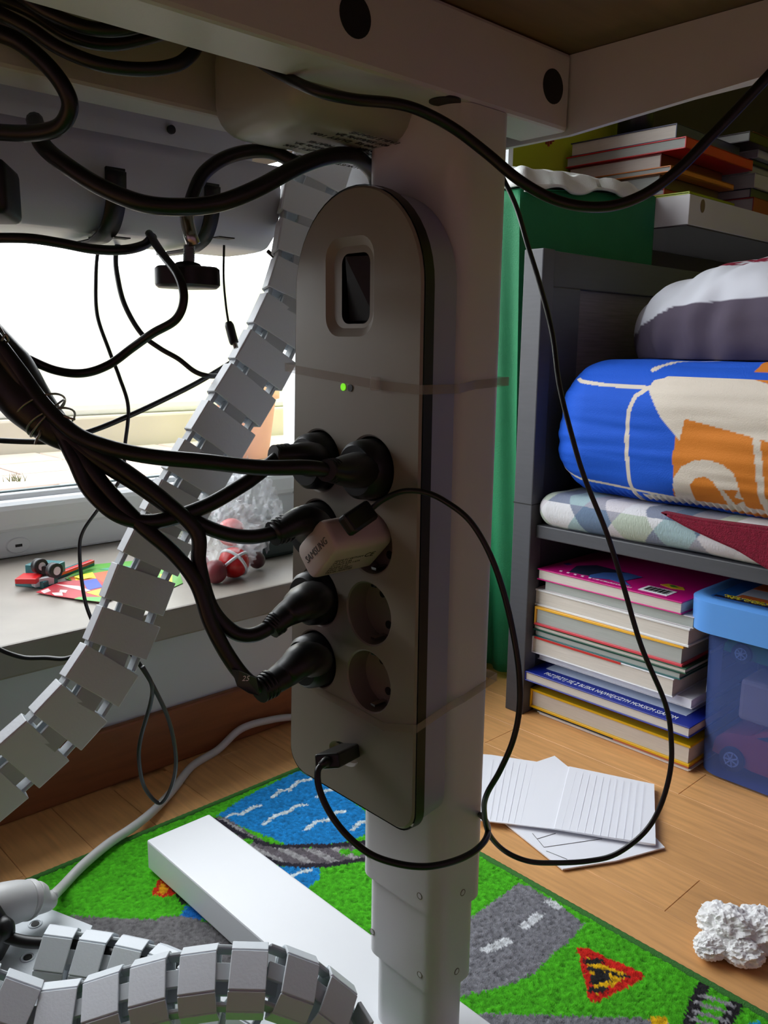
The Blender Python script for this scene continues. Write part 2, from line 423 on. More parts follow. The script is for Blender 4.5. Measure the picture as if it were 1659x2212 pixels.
# ---------------------------------------------------------------- clamp
cl = thing('screw_clamp', 'silver clamp rod with threaded screw and black knob below tray', 'clamp', tuple(at(405, 600, .50)))
d = .497
tubeo('rod', [at(402, 440, d), at(405, 480, d), at(412, 510, d-.002), at(418, 528, d)], .0042, M['chrome'], cl, n=6)
q0, q1 = at(409, 532, d), at(407, 584, d)
bm = bmesh.new(); cyl(bm, q0, q1, .0028, 16)
obj('screw', bm, M['screwm'], cl)
for k in range(14):
    a = q0.lerp(q1, k/14); cylo('thread', a, a+(q1-q0).normalized()*.0004, .0034, M['screwm'], bpy.data.objects['screw.001'] if 'screw.001' in bpy.data.objects else bpy.data.objects['screw'])
cylo('knob_hub', at(406, 572, d), at(406, 592, d), .0075, M['black'], cl, r2=.0068)
bm = bmesh.new(); kc = at(405, 600, d)
R_ = []
for zz in (-.0058, -.0045, .0045, .0058):
    rr_ = [.0192 if abs(zz) < .005 else .0175][0]
    R_.append([bm.verts.new(kc+Vector((rr_*(1+.05*math.cos(6*t))*math.cos(t), rr_*(1+.05*math.cos(6*t))*math.sin(t), zz))) for t in np.linspace(0, 2*math.pi, 61)[:-1]])
for a, b in zip(R_, R_[1:]):
    for k in range(60): bm.faces.new((a[k], a[(k+1) % 60], b[(k+1) % 60], b[k]))
bm.faces.new(R_[0][::-1]); bm.faces.new(R_[-1]); smooth_by_angle(obj('knob', bm, M['black'], cl), 40)

# ================================================================ power strip
XS = .337
strip = thing('power_strip', 'beige power strip with eight round sockets strapped to the desk leg', 'power strip', (.355, .385, .24))
def outline(g=0.0):
    pts = []
    yl0, yl1, yr0, yr1 = .4387+g, .4485+g, .3268-g, .3255-g
    zt, zb = .564, .237-g
    yc, ry = (yl0+yr0)/2, (yl0-yr0)/2
    for k in range(25):
        a = math.pi*k/24; pts.append((yc+ry*math.cos(a), zt+(ry+.001)*math.sin(a)))
    r = .016
    for cy, a0 in ((yr1+r, 180), (yl1-r, 270)):
        for k in range(9):
            a = math.radians(a0+90*k/8); pts.append((cy+r*math.cos(a), zb+r+r*math.sin(a)))
    return pts
SOCK = [(.415, .4595), (.367, .4595), (.4155, .4145), (.3675, .4145), (.4165, .3695), (.3675, .3695), (.4185, .3255), (.367, .3255)]
# front plate with holes
bm = bmesh.new(); edges = []
def loop_edges(pts, x):
    vs = [bm.verts.new((x, a, b)) for a, b in pts]; return [bm.edges.new((vs[i], vs[(i+1) % len(vs)])) for i in range(len(vs))]
edges += loop_edges(outline(-.0012), XS)
for y, z in SOCK: edges += loop_edges([(y+.0205*math.cos(t), z+.0205*math.sin(t)) for t in np.linspace(0, 2*math.pi, 41)[:-1]], XS)
edges += loop_edges(rrect(.3655, .4085, .5365, .5935, .012), XS)
edges += loop_edges([(.3905+.0085*math.cos(t)*1.7, .268+.0075*math.sin(t)) for t in np.linspace(0, 2*math.pi, 33)[:-1]], XS)
bmesh.ops.triangle_fill(bm, use_beauty=True, edges=edges)
cover = obj('cover', bm, M['strip'], strip)
if cover.data.polygons[0].normal.x > 0: cover.data.flip_normals()
def band(name, pa, xa, pb, xb, m, parent, capb=False):
    n = len(pa); v = [(xa, a, b) for a, b in pa]+[(xb, a, b) for a, b in pb]
    f = [(k, (k+1) % n, n+(k+1) % n, n+k) for k in range(n)]
    if capb: f.append(tuple(range(n, 2*n)))
    o = pyd(name, v, f, m, parent); bm = bmesh.new(); bm.from_mesh(o.data); bmesh.ops.recalc_face_normals(bm, faces=bm.faces[:]); bm.to_mesh(o.data); bm.free()
    return smooth_by_angle(o, 40)
band('cover_edge', outline(-.0012), XS, outline(0), XS+.0014, M['strip'], strip)
band('rim', outline(0.0008), XS+.0014, outline(.0010), XS+.0085, M['black'], strip)
band('body', outline(-.0003), XS+.0085, outline(-.0018), .3665, M['stripside'], strip, True)
# switch recess and rocker
fr = band('switch_frame', rrect(.3655, .4085, .5365, .5935, .012), XS, rrect(.3695, .4045, .5415, .5885, .0095), XS+.0035, M['strip'], strip)
bm = bmesh.new(); edges = loop_edges(rrect(.3695, .4045, .5415, .5885, .0095), XS+.0035)+loop_edges(rrect(.3725, .3975, .544, .5845, .006), XS+.0035)
bmesh.ops.triangle_fill(bm, use_beauty=True, edges=edges); obj('switch_surround', bm, M['strip'], strip)
band('switch_well', rrect(.3725, .3975, .544, .5845, .006), XS+.0035, rrect(.3725, .3975, .544, .5845, .006), XS+.012, M['black'], strip, True)
prism('rocker', [(XS+.010, .374, .546), (XS+.010, .374, .583), (XS+.003, .394, .583), (XS+.0085, .396, .546)], (0, 0, 0) if 0 else (.002, 0, 0), M['black'], strip)
for (y, z), nm in zip(SOCK, range(8)):
    ring = lambda r: [(y+r*math.cos(t), z+r*math.sin(t)) for t in np.linspace(0, 2*math.pi, 41)[:-1]]
    s = band('socket', ring(.0205), XS, ring(.0195), XS+.0008, M['strip'], strip)
    band('socket_well', ring(.0195), XS+.0008, ring(.0188), XS+.015, M['socket'], s, True)
    for dy in (-.0095, .0095): disc_on('contact_hole', (XS+.0148, y+dy*.3, z+dy), (-1, 0, 0), .0026, s, M['darkgap'], .0004)
    for dz in (-.017, .017):
        boxo('earth_clip', XS+.004, XS+.0148, y-.002+dz*.0, y+.002, z+dz-.0008, z+dz+.0008, M['chrome'], s, 0)
# indicator lights
lp = onx(742, 836, XS); l2 = onx(757, 838, XS)
disc_on('indicator_light', lp, (-1, 0, 0), .0022, strip, M['led'], .0005); disc_on('indicator_light', l2, (-1, 0, 0), .0022, strip, M['black'], .0005)
# usb ports
ring = [(.3905+.0085*math.cos(t)*1.7, .268+.0075*math.sin(t)) for t in np.linspace(0, 2*math.pi, 33)[:-1]]
ring2 = [(.3905+.007*math.cos(t)*1.75, .268+.0062*math.sin(t)) for t in np.linspace(0, 2*math.pi, 33)[:-1]]
band('port_recess', ring, XS, ring2, XS+.003, M['strip'], strip, True)
up = onx(727, 1596, XS+.002)
boxo('usb_port', XS+.0024, XS+.0032, up.y-.0062, up.y+.0062, up.z-.0028, up.z+.0028, M['darkgap'], strip, .0)
boxo('usb_port', XS+.0012, XS+.0032, up.y-.005, up.y+.005, up.z-.0004, up.z+.0008, M['chrome'], strip, .0)

# clear straps
def ribbon(name, pts, wdt, m, lab):
    v, f = [], []
    for p_ in pts: v += [tuple(Vector(p_)+UP*wdt/2), tuple(Vector(p_)-UP*wdt/2)]
    for k in range(len(pts)-1): f.append((2*k, 2*k+1, 2*k+3, 2*k+2))
    o = pyd(name, v, f, m, None); md = o.modifiers.new('s', 'SOLIDIFY'); md.thickness = .0006; md.offset = 0
    return props(o, lab, 'strap')
a = onx(632, 797, XS-.0008); b = onx(820, 832, XS-.0008); c = onx(907, 842, XS-.0008)
e1 = ony(1080, 824, .3292)
ribbon('clear_strap', [(.3665, .4495, a.z+.003), (XS-.0008, .4488, a.z+.001), a, b, (XS-.0008, .3248, c.z), (.3665, .3245, c.z), (.385, .3289, (c.z+e1.z)/2), (.4165, .3287, e1.z), (.4167, .36, e1.z)], .0052, M['tie'], 'clear plastic strap round the leg and power strip above the sockets')
a = onx(640, 1465, XS-.0008); b = onx(830, 1570, XS-.0008); c = onx(898, 1575, XS-.0008); e2 = ony(1052, 1470, .3292)
ribbon('clear_strap', [(.3665, .4522, a.z+.004), (XS-.0008, .4518, a.z+.002), a, b, (XS-.0008, .3238, c.z), (.3665, .3240, c.z+.006), (.385, .3289, (c.z*.6+e2.z*.4)), (.4165, .3287, e2.z), (.4167, .36, e2.z)], .0052, M['tie'], 'clear plastic strap round the leg and power strip below the sockets')
boxo('strap_lock', XS-.0045, XS-.0015, .3565, .3635, l2.z-.0005, l2.z+.0075, M['tie'], bpy.data.objects['clear_strap'], .001)

# ---------------------------------------------------------------- plugs and their cords
def plug(idx, lab, handle, hr, cord, cr, sock, cordlab, flat=.8, extra=None, discr=.0185, depth=.0125):
    y, z = SOCK[sock]
    t = thing('power_plug', lab, 'plug', (XS, y, z), 'black plugs in the power strip')
    bm = bmesh.new()
    xs = [XS+.014, XS-depth*.4, XS-depth*.8, XS-depth]; rs = [discr*.97, discr*.97, discr*.93, discr*.8]
    add_tube(bm, [Vector((x, y, z)) for x in xs], rs, 32)
    smooth_by_angle(obj('plug_body', bm, M['black'], t), 40)
    hp = [Vector((XS-.003, y, z))]+[at(*h) for h in handle]
    tubeo('plug_handle', hp, hr, M['black'], t, sides=16, n=8, flat=flat)
    a_, b_ = hp[-2], hp[-1]
    for k in range(4):
        q = a_.lerp(b_, .55+.14*k); dr = (b_-a_).normalized()
        cylo('strain_relief_ring', q-dr*.0009, q+dr*.0009, hr[-1]*1.14-.0003*k, M['black'], t, 16)
    cp = [hp[-1]-(hp[-1]-hp[-2]).normalized()*.004]+[at(*c) for c in cord]
    pc_ = tubeo('cord', cp, cr, M['rubber'], t, n=10); pc_['label'] = cordlab
    return t
bundle = (100, 905, .445)
CR = .0042
plug(0, 'black angled plug in the top left socket, handle to the left', [(650, 985, .500), (592, 985, .488)], [.0145, .012, .0085, .0065], [(560, 1022, .482), (520, 1050, .476), (440, 1095, .465), (340, 1126, .455), (260, 1115, .45), (195, 1060, .448), (160, 990, .446), (125, 925, .446), (60, 850, .445), (-60, 700, .44)], CR, 0, 'black cord looping low from the top left plug to the bundle')
plug(1, 'black plug in the top right socket, cord straight to the left', [(740, 1018, .468), (705, 1016, .452)], [.0145, .012, .0085, .0062], [(660, 1010, .448), (560, 1010, .445), (440, 997, .44), (320, 985, .437), (230, 965, .437), (160, 935, .44), (95, 875, .44), (40, 800, .44), (-60, 670, .43)], CR, 1, 'black cord running nearly straight from the top right plug')
plug(2, 'black angled plug in the second left socket, partly behind white charger', [(655, 1125, .492), (590, 1153, .478)], [.0145, .0125, .0095, .0072], [(540, 1160, .472), (470, 1148, .466), (380, 1105, .46), (300, 1050, .455), (220, 1000, .45), (150, 950, .446), (95, 890, .444), (30, 800, .44), (-60, 690, .43)], CR, 2, 'black cord from the second left plug slanting up to the bundle')
plug(4, 'thick black angled plug in the third left socket', [(655, 1305, .492), (615, 1330, .480), (585, 1358, .474)], [.0145, .0135, .010, .0078, .0062], [(545, 1372, .470), (500, 1362, .467), (455, 1310, .464), (430, 1220, .461), (425, 1150, .458), (360, 1085, .454), (260, 1010, .45), (165, 955, .447), (105, 900, .446), (20, 800, .445), (-60, 710, .44)], CR, 4, 'black cord dropping in a tight loop to the third left plug')
plug(5, 'black angled plug in the bottom left socket with a tattered tag', [(655, 1425, .492), (610, 1460, .480), (560, 1492, .468)], [.0145, .013, .0105, .009, .0072], [(535, 1470, .465), (495, 1420, .462), (455, 1345, .459), (425, 1260, .457), (375, 1195, .455), (300, 1130, .452), (230, 1055, .450), (165, 975, .447), (110, 912, .445), (20, 815, .445), (-60, 720, .44)], CR, 6, 'black cord dropping lowest from the bundle to the bottom left plug')
# tattered tag on lowest cord
tg = [at(500, 1446, .458), at(517, 1449, .455), at(553, 1465, .455), at(562, 1503, .458), at(538, 1498, .453), at(512, 1482, .456)]
o = prism('cable_tag', tg, tuple(FW*.0006), plain('dark_foil', (60,70,70), .3), None); props(o, 'small crinkled dark tag wrapped round the lowest black cord', 'tag')
text('tag_print', '25', .004, at(522, 1466, .4535), RX, -DN, M['whiteprint'], o, .0001, shear=.3)
# bundle sheath: extra parallel cords leaving the frame at the left
o = tubeo('cable_bundle', [at(-70, 700, .452), at(10, 800, .452), at(60, 870, .45), at(115, 925, .45), at(150, 955, .45)], [.0125, .0155, .0135, .0095, .006], M['rubber'], None, n=8, sides=18)
props(o, 'thick black bundle of cords gathered at the left edge', 'cable bundle')
# wire tie
wt = thing('wire_tie', 'grey twisted wire tie wound round the black cable bundle', 'wire tie', tuple(at(100, 905, .45)))
ax = (at(130, 935, .45)-at(60, 850, .45)).normalized(); e1_ = FW; e2_ = ax.cross(e1_).normalized()
for off, rr_, tl in ((-.006, .0135, .1), (0.0, .0128, -.15), (.003, .0128, .12)):
    cc = at(103, 903, .45)+ax*off
    tubeo('wire_loop', [cc+e1_*rr_*math.cos(t)+e2_*rr_*math.sin(t)+ax*(tl*rr_*2*math.sin(t+1)) for t in np.linspace(0, 2*math.pi, 17)], .0006, M['wire'], wt, 6, 2)
tubeo('wire_end', [at(88, 930, .437), at(85, 940, .436), at(80, 948, .437), at(76, 960, .436)], .0007, M['wire'], wt, 6)
tubeo('wire_end', [at(138, 898, .437), at(150, 903, .437), at(162, 906, .437)], .0006, M['wire'], wt, 6)
wt2 = tubeo('wire_tie', [at(-12, 690, .44), at(8, 722, .435), at(4, 735, .43), at(12, 722, .43), at(18, 735, .432), at(10, 741, .436), at(2, 744, .437)], .0006, M['wire'], None, 6, 5)
props(wt2, 'end of a twisted wire tie at the left edge, upper of two', 'wire tie')

# ---------------------------------------------------------------- charger
ch = thing('phone_charger', 'white block phone charger in the second right socket', 'charger', (XS, .367, .415))
XF = .298
cor = [onx(695, 1116, XF), onx(730, 1187, XF), onx(673, 1257, XF), onx(638, 1187, XF)]
cor = [Vector((XF, q.y, q.z)) for q in cor]
def round_poly(P, r, n=6):
    out = []
    for k in range(len(P)):
        p0, p1, p2 = P[k-1], P[k], P[(k+1) % len(P)]; a1 = p1+(p0-p1).normalized()*r; a2 = p1+(p2-p1).normalized()*r
        for t in np.linspace(0, 1, n+1): out.append(a1*(1-t)**2+p1*2*t*(1-t)+a2*t*t)
    return out
bm = bmesh.new(); rp = round_poly(cor, .0065); cen = sum(cor, Vector())/4; rows = []
for dx_, sc in ((.0, .90), (.0004, .945), (.0012, .98), (.0028, 1.0), (XS+.004-XF, 1.0)):
    rows.append([bm.verts.new(cen+(q-cen)*sc+Vector((dx_, 0, 0))) for q in rp])
for a, b in zip(rows, rows[1:]):
    for k in range(len(a)): bm.faces.new((a[k], a[(k+1) % len(a)], b[(k+1) % len(a)], b[k]))
bm.faces.new(rows[0]); bm.faces.new(rows[-1][::-1])
pr = smooth_by_angle(obj('charger_body', bm, M['charger'], ch), 60)
a, b = onx(659, 1210, XF-.0001), onx(701, 1165, XF-.0001)
text('lettering', 'SAMSUNG', .0062, onx(662, 1212, XF-.0002), b-a, cor[0]-cor[1] if 0 else (cor[3]-cor[2]), M['greyprint'], ch, .0001, fitx=(b-a).length)
# small print on the lower side face
dx = Vector((1, 0, 0)); up_ = (cor[1]-cor[2]).normalized(); nrm = up_.cross(dx).normalized(); base = cor[2]+up_*.0055+nrm*0
if nrm.dot(CAM-cor[2]) < 0: nrm = -nrm
for k in range(6):
    text('small_print', ('TRAVEL ADAPTER', 'INPUT 100-240V~', '50-60Hz 0.5A', 'OUTPUT 9.0V 1.67A', 'OR 5.0V 2.0A', 'MADE IN VIETNAM')[k], .0026, base+up_*(.0015+.0025*k)+dx*.006+nrm*.0001, dx, up_, M['greyprint'], ch, .00005)
text('small_print', 'CE', .0065, base+up_*.014+dx*.029+nrm*.0001, dx, up_, M['blackprint'], ch, .00005)
# micro usb plug on the charger with its cable round to the floor
u = thing('usb_plug', 'black usb plug in the side of the white charger', 'plug', tuple(at(770, 1120, .47)))
q0, q1 = at(748, 1137, .462), at(800, 1102, .482)
bm = bmesh.new(); ax = (q1-q0).normalized(); sd = ax.cross(FW).normalized(); th = ax.cross(sd)
mtx = Matrix.Translation((q0+q1)/2) @ Matrix((ax, sd, th)).transposed().to_4x4(); L_ = (q1-q0).length/2
add_box(bm, -L_, L_, -.0062, .0062, -.0035, .0035, .002, 2, mtx); obj('plug_shell', bm, M['black'], u)
THIN = .00165
cabA = [at(795, 1105, .481), at(830, 1078, .478), at(872, 1061, .47), (920, 1064), (965, 1085), (1015, 1125), (1055, 1190), (1085, 1270), (1107, 1360), (1121, 1450), (1122, 1530), (1108, 1600), (1080, 1665), (1052, 1715), (1046, 1750), (1056, 1800), (1090, 1838), (1140, 1860), (1195, 1864), (1270, 1860), (1330, 1845), (1390, 1800), (1425, 1745), (1447, 1670), (1450, 1600), (1437, 1520), (1385, 1395), (1345, 1260), (1310, 1150), (1262, 1030), (1235, 940), (1208, 830), (1193, 720), (1165, 610), (1140, 530), (1120, 460), (1104, 420), (1085, 380), (1070, 330), (1060, 270), (1050, 215)]
dd = [.465, .46, .457, .455, .455, .455, .456, .458, .46, .465, .475, .495, .515, .53, .53, .535, .54, .54, .54, .54, .54, .54, .54, .54, .54, .54, .54, .54, .545, .55, .555, .56, .57, .575, .58, .585, .592, .598]
pts = cabA[:3]+[at(a, b, dd[i]) for i, (a, b) in enumerate(cabA[3:])]
props(tubeo('thin_cable', pts, THIN, M['rubber'], None, 10, 8), 'thin black cable looping from the charger over the floor and up behind the leg', 'cable')
# usb plug at the strip
u = thing('usb_plug', 'black usb plug in the port at the foot of the power strip', 'plug', tuple(at(735, 1632, .5)))
ux = onx(752, 1622, XS)
q0 = ux+Vector((.003, 0, 0)); q1 = at(706, 1645, .498)
ax = (q1-q0).normalized(); sd = Vector((0, 1, -.35)); sd = (sd-ax*sd.dot(ax)).normalized(); th = ax.cross(sd)
mtx = Matrix.Translation((q0+q1)/2) @ Matrix((ax, sd, th)).transposed().to_4x4(); L_ = (q1-q0).length/2
bm = bmesh.new(); add_box(bm, -L_, L_, -.0075, .0075, -.0045, .0045, .0014, 2, mtx); obj('plug_shell', bm, M['black'], u)
tubeo('strain_relief', [q1-ax*.002, q1+ax*.004, at(692, 1655, .494)], [.0032, .0028, .0022], M['black'], u, 12)
pts = [at(694, 1653, .494), at(686, 1668, .49), at(690, 1705, .487), at(712, 1755, .483), at(750, 1805, .478), at(800, 1845, .474), at(860, 1866, .472), at(920, 1872, .472), at(975, 1862, .476), at(1020, 1842, .485), at(1048, 1815, .50), at(1054, 1790, .52), at(1046, 1768, .55), at(1030, 1755, .58)]
props(tubeo('thin_cable', pts, .00195, M['rubber'], None, 10, 8), 'black cable looping round the leg from the lower usb plug', 'cable')

# strip power cord, long hanging cords above
def cable(pl, w_px, lab, m='rubber', n=8, sides=12, cat='cable', name='black_cable', group=None):
    pts = [at(*p_) for p_ in pl]; dm = np.mean([p_[2] for p_ in pl]); r = w_px*dm/FPX/2
    return props(tubeo(name, pts, r, M[m], None, sides, n), lab, cat, group)
cable([(818, 408, .548), (803, 370, .535), (765, 338, .51), (710, 338, .495), (640, 362, .48), (560, 405, .468), (480, 437, .46), (400, 447, .455), (310, 440, .45), (220, 405, .448), (140, 355, .448), (90, 310, .452), (75, 260, .47)], 36, 'thick black cord sagging from the top of the power strip to the left')
cable([(640, 352, .52), (590, 330, .52), (540, 327, .515), (485, 342, .51), (440, 375, .505), (418, 420, .502), (408, 460, .50)], 30, 'black cord arching over the clamp beneath the crossbar')
cable([(500, 60, .47), (545, 120, .445), (600, 157, .428), (680, 195, .415), (760, 214, .418), (850, 223, .43), (910, 240, .437), (980, 277, .443), (1050, 330, .447), (1120, 388, .448), (1190, 428, .45), (1260, 446, .447), (1330, 443, .445), (1400, 415, .442), (1470, 362, .44), (1540, 290, .437), (1600, 228, .435), (1700, 120, .43), (1860, -60, .425), (2000, -260, .42), (2060, -420, .41)], 24, 'black cord swinging across the top right in front of the green cloth')
cable([(-40, 60, .41), (40, 90, .412), (110, 150, .415), (148, 210, .42), (146, 250, .425), (120, 278, .43), (60, 288, .435), (-30, 284, .44)], 36, 'black cord curling into a loop at the upper left corner')
cable([(-40, 10, .395), (60, 60, .40), (130, 105, .402), (220, 140, .405), (310, 150, .41), (380, 140, .415), (415, 115, .42), (430, 90, .43)], 30, 'black cord drooping between the crossbars, lowest of the coil', group=None)
cable([(-40, -20, .405), (60, 20, .41), (150, 75, .412), (230, 95, .415), (320, 80, .42), (400, 50, .425), (440, 10, .43)], 30, 'black cord of the coil between the crossbars, middle one')
cable([(20, -30, .39), (100, 25, .392), (200, 62, .395), (290, 58, .40), (360, 20, .41)], 30, 'black cord of the coil between the crossbars, uppermost one')
# cables in front of the window
cable([(-30, 514, .47), (60, 515, .47), (130, 525, .475), (200, 538, .48), (265, 540, .487), (310, 530, .50), (330, 512, .51)], 21, 'black cord running level just under the cable tray')
cable([(322, 505, .51), (350, 548, .485), (385, 595, .468), (397, 645, .465), (380, 690, .467), (330, 720, .47), (285, 752, .475), (235, 788, .475), (180, 806, .47), (120, 800, .47), (60, 775, .465), (15, 752, .46), (-30, 740, .455)], 19, 'black cord bulging to the right in front of the window, left of knob')
cable([(225, 505, .62), (212, 540, .62), (207, 600, .62), (210, 680, .62), (235, 755, .62), (258, 815, .62), (277, 880, .62), (270, 960, .62), (262, 1030, .62), (215, 1095, .625), (178, 1150, .63), (172, 1200, .63), (182, 1290, .63), (200, 1345, .63), (215, 1380, .64)], 8, 'thin black cable hanging from tray to sill, leftmost')
cable([(262, 505, .61), (250, 550, .61), (254, 600, .61), (270, 660, .61), (305, 720, .61), (345, 752, .61), (385, 775, .61), (420, 802, .61), (450, 812, .61), (480, 812, .62)], 11, 'thin black cable curving down to the right behind the knob')
cable([(520, 770, .66), (480, 795, .65), (420, 830, .64), (340, 870, .63), (270, 902, .62), (200, 930, .61), (120, 952, .60), (60, 954, .60), (-30, 950, .60)], 12, 'thin black cable slanting down left across the window')
cable([(484, 530, .60), (483, 600, .60), (488, 660, .60), (494, 700, .60)], 5, 'very thin black usb cable hanging straight down beside the knob')
q = thing('usb_connector', 'small black connector at the end of the thin hanging cable', 'connector', tuple(at(500, 720, .6)))
tubeo('connector_body', [at(493, 696, .6), at(496, 705, .6), at(504, 735, .6), at(507, 742, .6)], [.0024, .0033, .0033, .003], M['black'], q, 12); tubeo('connector_tip', [at(506, 740, .6), at(510, 752, .6)], [.0018, .0018], M['chrome'], q, 8)
cable([(578, 542, .63), (595, 560, .63), (603, 590, .63)], 9, 'short bit of black cable below the right end of the tray')
cable([(-30, 1380, .66), (0, 1403, .66), (50, 1420, .66), (100, 1421, .655), (140, 1423, .65), (180, 1410, .645)], 10, 'thin black cable level below the sill at the left edge')
cable([(270, 1395, .66), (305, 1440, .66), (335, 1490, .67), (366, 1560, .69), (380, 1640, .71), (370, 1700, .73), (345, 1735, .74), (312, 1700, .73), (300, 1640, .71), (305, 1590, .70), (325, 1520, .68), (328, 1480, .665), (308, 1440, .655)], 9, 'thin black cable hanging in a long loop down to the floor')

# ---------------------------------------------------------------- black adapters at the left edge
boxo_ = at(-25, 420, .46)
def adapter(c_px, hw, hh, hd, lab):
    c = at(*c_px); mtx = Matrix.Translation(c) @ Matrix((RX, FW, UP)).transposed().to_4x4()
    bm = bmesh.new(); add_box(bm, -hw, hw, -hd, hd, -hh, hh, .004, 3, mtx)
    return props(smooth_by_angle(obj('power_adapter', bm, M['black']), 50), lab, 'adapter')
adapter((-40, 415, .47), .018, .0145, .012, 'black block power adapter at the left edge below tray top')

# ================================================================ cable spines
def spine_link_mesh(wm=.037, wb=.0125, ang=48, ln=.0242):
    """one hollow link: six outer plates round a recessed core, a central neck"""
    bm = bmesh.new(); hx = .0205; bz = .011
    P = [(-.0225, .003), (-.013, .012), (.013, .012), (.0225, .003), (.0225, -.010), (-.0225, -.010)]      # x width, y depth
    n = 6
    # core ring (inset) open at both ends
    def ring(s, z, ins):
        return [bm.verts.new((x*(1-ins/hx), y*(1-ins/bz), z)) for x, y in P]
    L0, L1 = -ln/2+.0012, ln/2-.0012
    o0, o1 = ring(1, L0, .0012), ring(1, L1, .0012); i0, i1 = ring(1, L0, .0026), ring(1, L1, .0026)
    for k in range(n):
        j = (k+1) % n
        bm.faces.new((o0[k], o0[j], o1[j], o1[k])); bm.faces.new((i1[k], i1[j], i0[j], i0[k]))
        bm.faces.new((o1[k], o1[j], i1[j], i1[k])); bm.faces.new((i0[k], i0[j], o0[j], o0[k]))
    # plates
    for k in range(n):
        j = (k+1) % n; p0 = Vector((P[k][0], P[k][1], 0)); p1 = Vector((P[j][0], P[j][1], 0)); e = (p1-p0); L = e.length; e = e/L
        nn = Vector((e.y, -e.x, 0)); 
        if nn.dot((p0+p1)/2) < 0: nn = -nn
        mid = (p0+p1)/2; mt = Matrix((e, nn, Vector((0, 0, 1)))).transposed().to_4x4(); mt.translation = mid
        add_box(bm, -L/2+.0007, L/2-.0007, -.0018, 0, -ln/2, ln/2, .0005, 2, mt)
    me = bpy.data.meshes.new('link'); bmesh.ops.recalc_face_normals(bm, faces=bm.faces[:]); bm.to_mesh(me); bm.free(); me.materials.append(M['link'])
    return me, bz
LINK, LBZ = spine_link_mesh()
bm = bmesh.new(); add_box(bm, -.0055, .0055, .0055, .0085, .008, .0225, .0004, 1)
add_box(bm, -.0085, .0085, -.0094, -.0062, .008, .0225, .0004, 1); add_box(bm, -.0195, -.0165, -.006, .004, .008, .0225, .0008, 1); add_box(bm, .0165, .0195, -.006, .004, .008, .0225, .0008, 1)
JOINT = bpy.data.meshes.new('joint'); bm.to_mesh(JOINT); bm.free(); JOINT.materials.append(M['linkin'])
def spine(root, path, widths, pitch=.0312, scale=1.0, roll=0, nlen=None, slack=0):
    pts = spline(path, 24); ref = spline(widths, 24)
    acc = [0]
    for a, b in zip(pts, pts[1:]): acc.append(acc[-1]+(b-a).length)
    total = acc[-1]; k = 0; s = pitch*scale/2; arr = np.array([list(p_) for p_ in pts]); rr = np.array([list(p_) for p_ in ref])
    f = lambda A, s_: Vector([np.interp(s_, acc, A[:, i]) for i in range(3)])
    while s < total:
        c = f(arr, s); t = (f(arr, min(s+.012, total))-f(arr, max(s-.012, 0))).normalized()
        wv = f(rr, s); wv = (wv-t*wv.dot(t)).normalized()
        if roll and (t.cross(wv)).dot(CAM-c) < 0: wv = -wv
        if roll < 0: wv = -wv
        dv = t.cross(wv).normalized()      # z=t, x=w, y=d
        mt = Matrix((wv*scale, dv*scale, t*scale)).transposed().to_4x4(); mt.translation = c
        o = bpy.data.objects.new('link', LINK); C.objects.link(o); o.parent = root; o.matrix_world = mt
        o.matrix_parent_inverse = root.matrix_basis.inverted(); o.matrix_basis = mt
        j = bpy.data.objects.new('joint', JOINT); C.objects.link(j); j.parent = o
        s += pitch*scale; k += 1
    return k
sp = thing('cable_spine', 'grey segmented cable spine hanging from the tray to lower left', 'cable spine', tuple(at(300, 1280, .58)))
hang = [(700, 330, .645), (668, 430, .64), (655, 520, .635), (635, 620, .63), (590, 725, .625), (548, 805, .62), (503, 880, .612), (458, 955, .605), (413, 1030, .60), (370, 1110, .595), (325, 1195, .59), (288, 1285, .585), (255, 1375, .58), (205, 1465, .57), (140, 1545, .56), (65, 1615, .55), (-15, 1685, .54), (-110, 1760, .53)]
path = [at(*h) for h in hang]
wid = []
for i in range(len(path)):
    t = (path[min(i+1, len(path)-1)]-path[max(i-1, 0)]).normalized()
    right = t.cross(FW); right = right.normalized()
    if right.dot(RX) < 0: right = -right
    ang = math.radians(38 if i > 3 else (20, 24, 28, 30)[i])
    wid.append(-(right*math.cos(ang)+FW*math.sin(ang)))
spine(sp, path, wid, roll=-1)
# coil on the floor with base plate
sb = thing('cable_spine', 'grey segmented cable spine lying in a loop on the rug by the desk foot', 'cable spine', (.28, .56, 0))
zc = .036
coil = [onz(80, 2060, zc+.004), onz(170, 2072, zc), onz(250, 2085, zc), onz(330, 2105, zc-.001), onz(400, 2140, zc), onz(520, 2215, zc), Vector((.311, .412, .040)), Vector((.326, .382, .056)), Vector((.329, .376, .076)), at(695, 2165, .572), at(635, 2128, .566), at(545, 2112, .56), at(440, 2118, .558), at(350, 2135, .556), at(270, 2158, .555), at(185, 2185, .553), at(95, 2200, .55), at(10, 2178, .545), at(-80, 2140, .54)]
wv = []
for i in range(len(coil)):
    t = (coil[min(i+1, len(coil)-1)]-coil[max(i-1, 0)]).normalized()
    w0 = (UP*.46+F0*.89).normalized() if i < 5 or i > 8 else (UP*.9+F0*.3)
    if i < 5: w0 = (UP*.7+F0*.7)
    wv.append(-w0 if i > 8 else w0)
wv = [(-w0 if w0.z < 0 else w0) for w0 in wv]
spine(sb, coil, wv, roll=1)
pl = [onz(60, 1962, .010), onz(90, 1966, .010), onz(200, 2010, .010), onz(150, 2130, .010), onz(60, 2230, .010), onz(-60, 2230, .010), onz(-40, 2130, .010), onz(35, 1975, .010)]
bp_ = prism('base_plate', pl, (0, 0, .005), M['link'], sb)
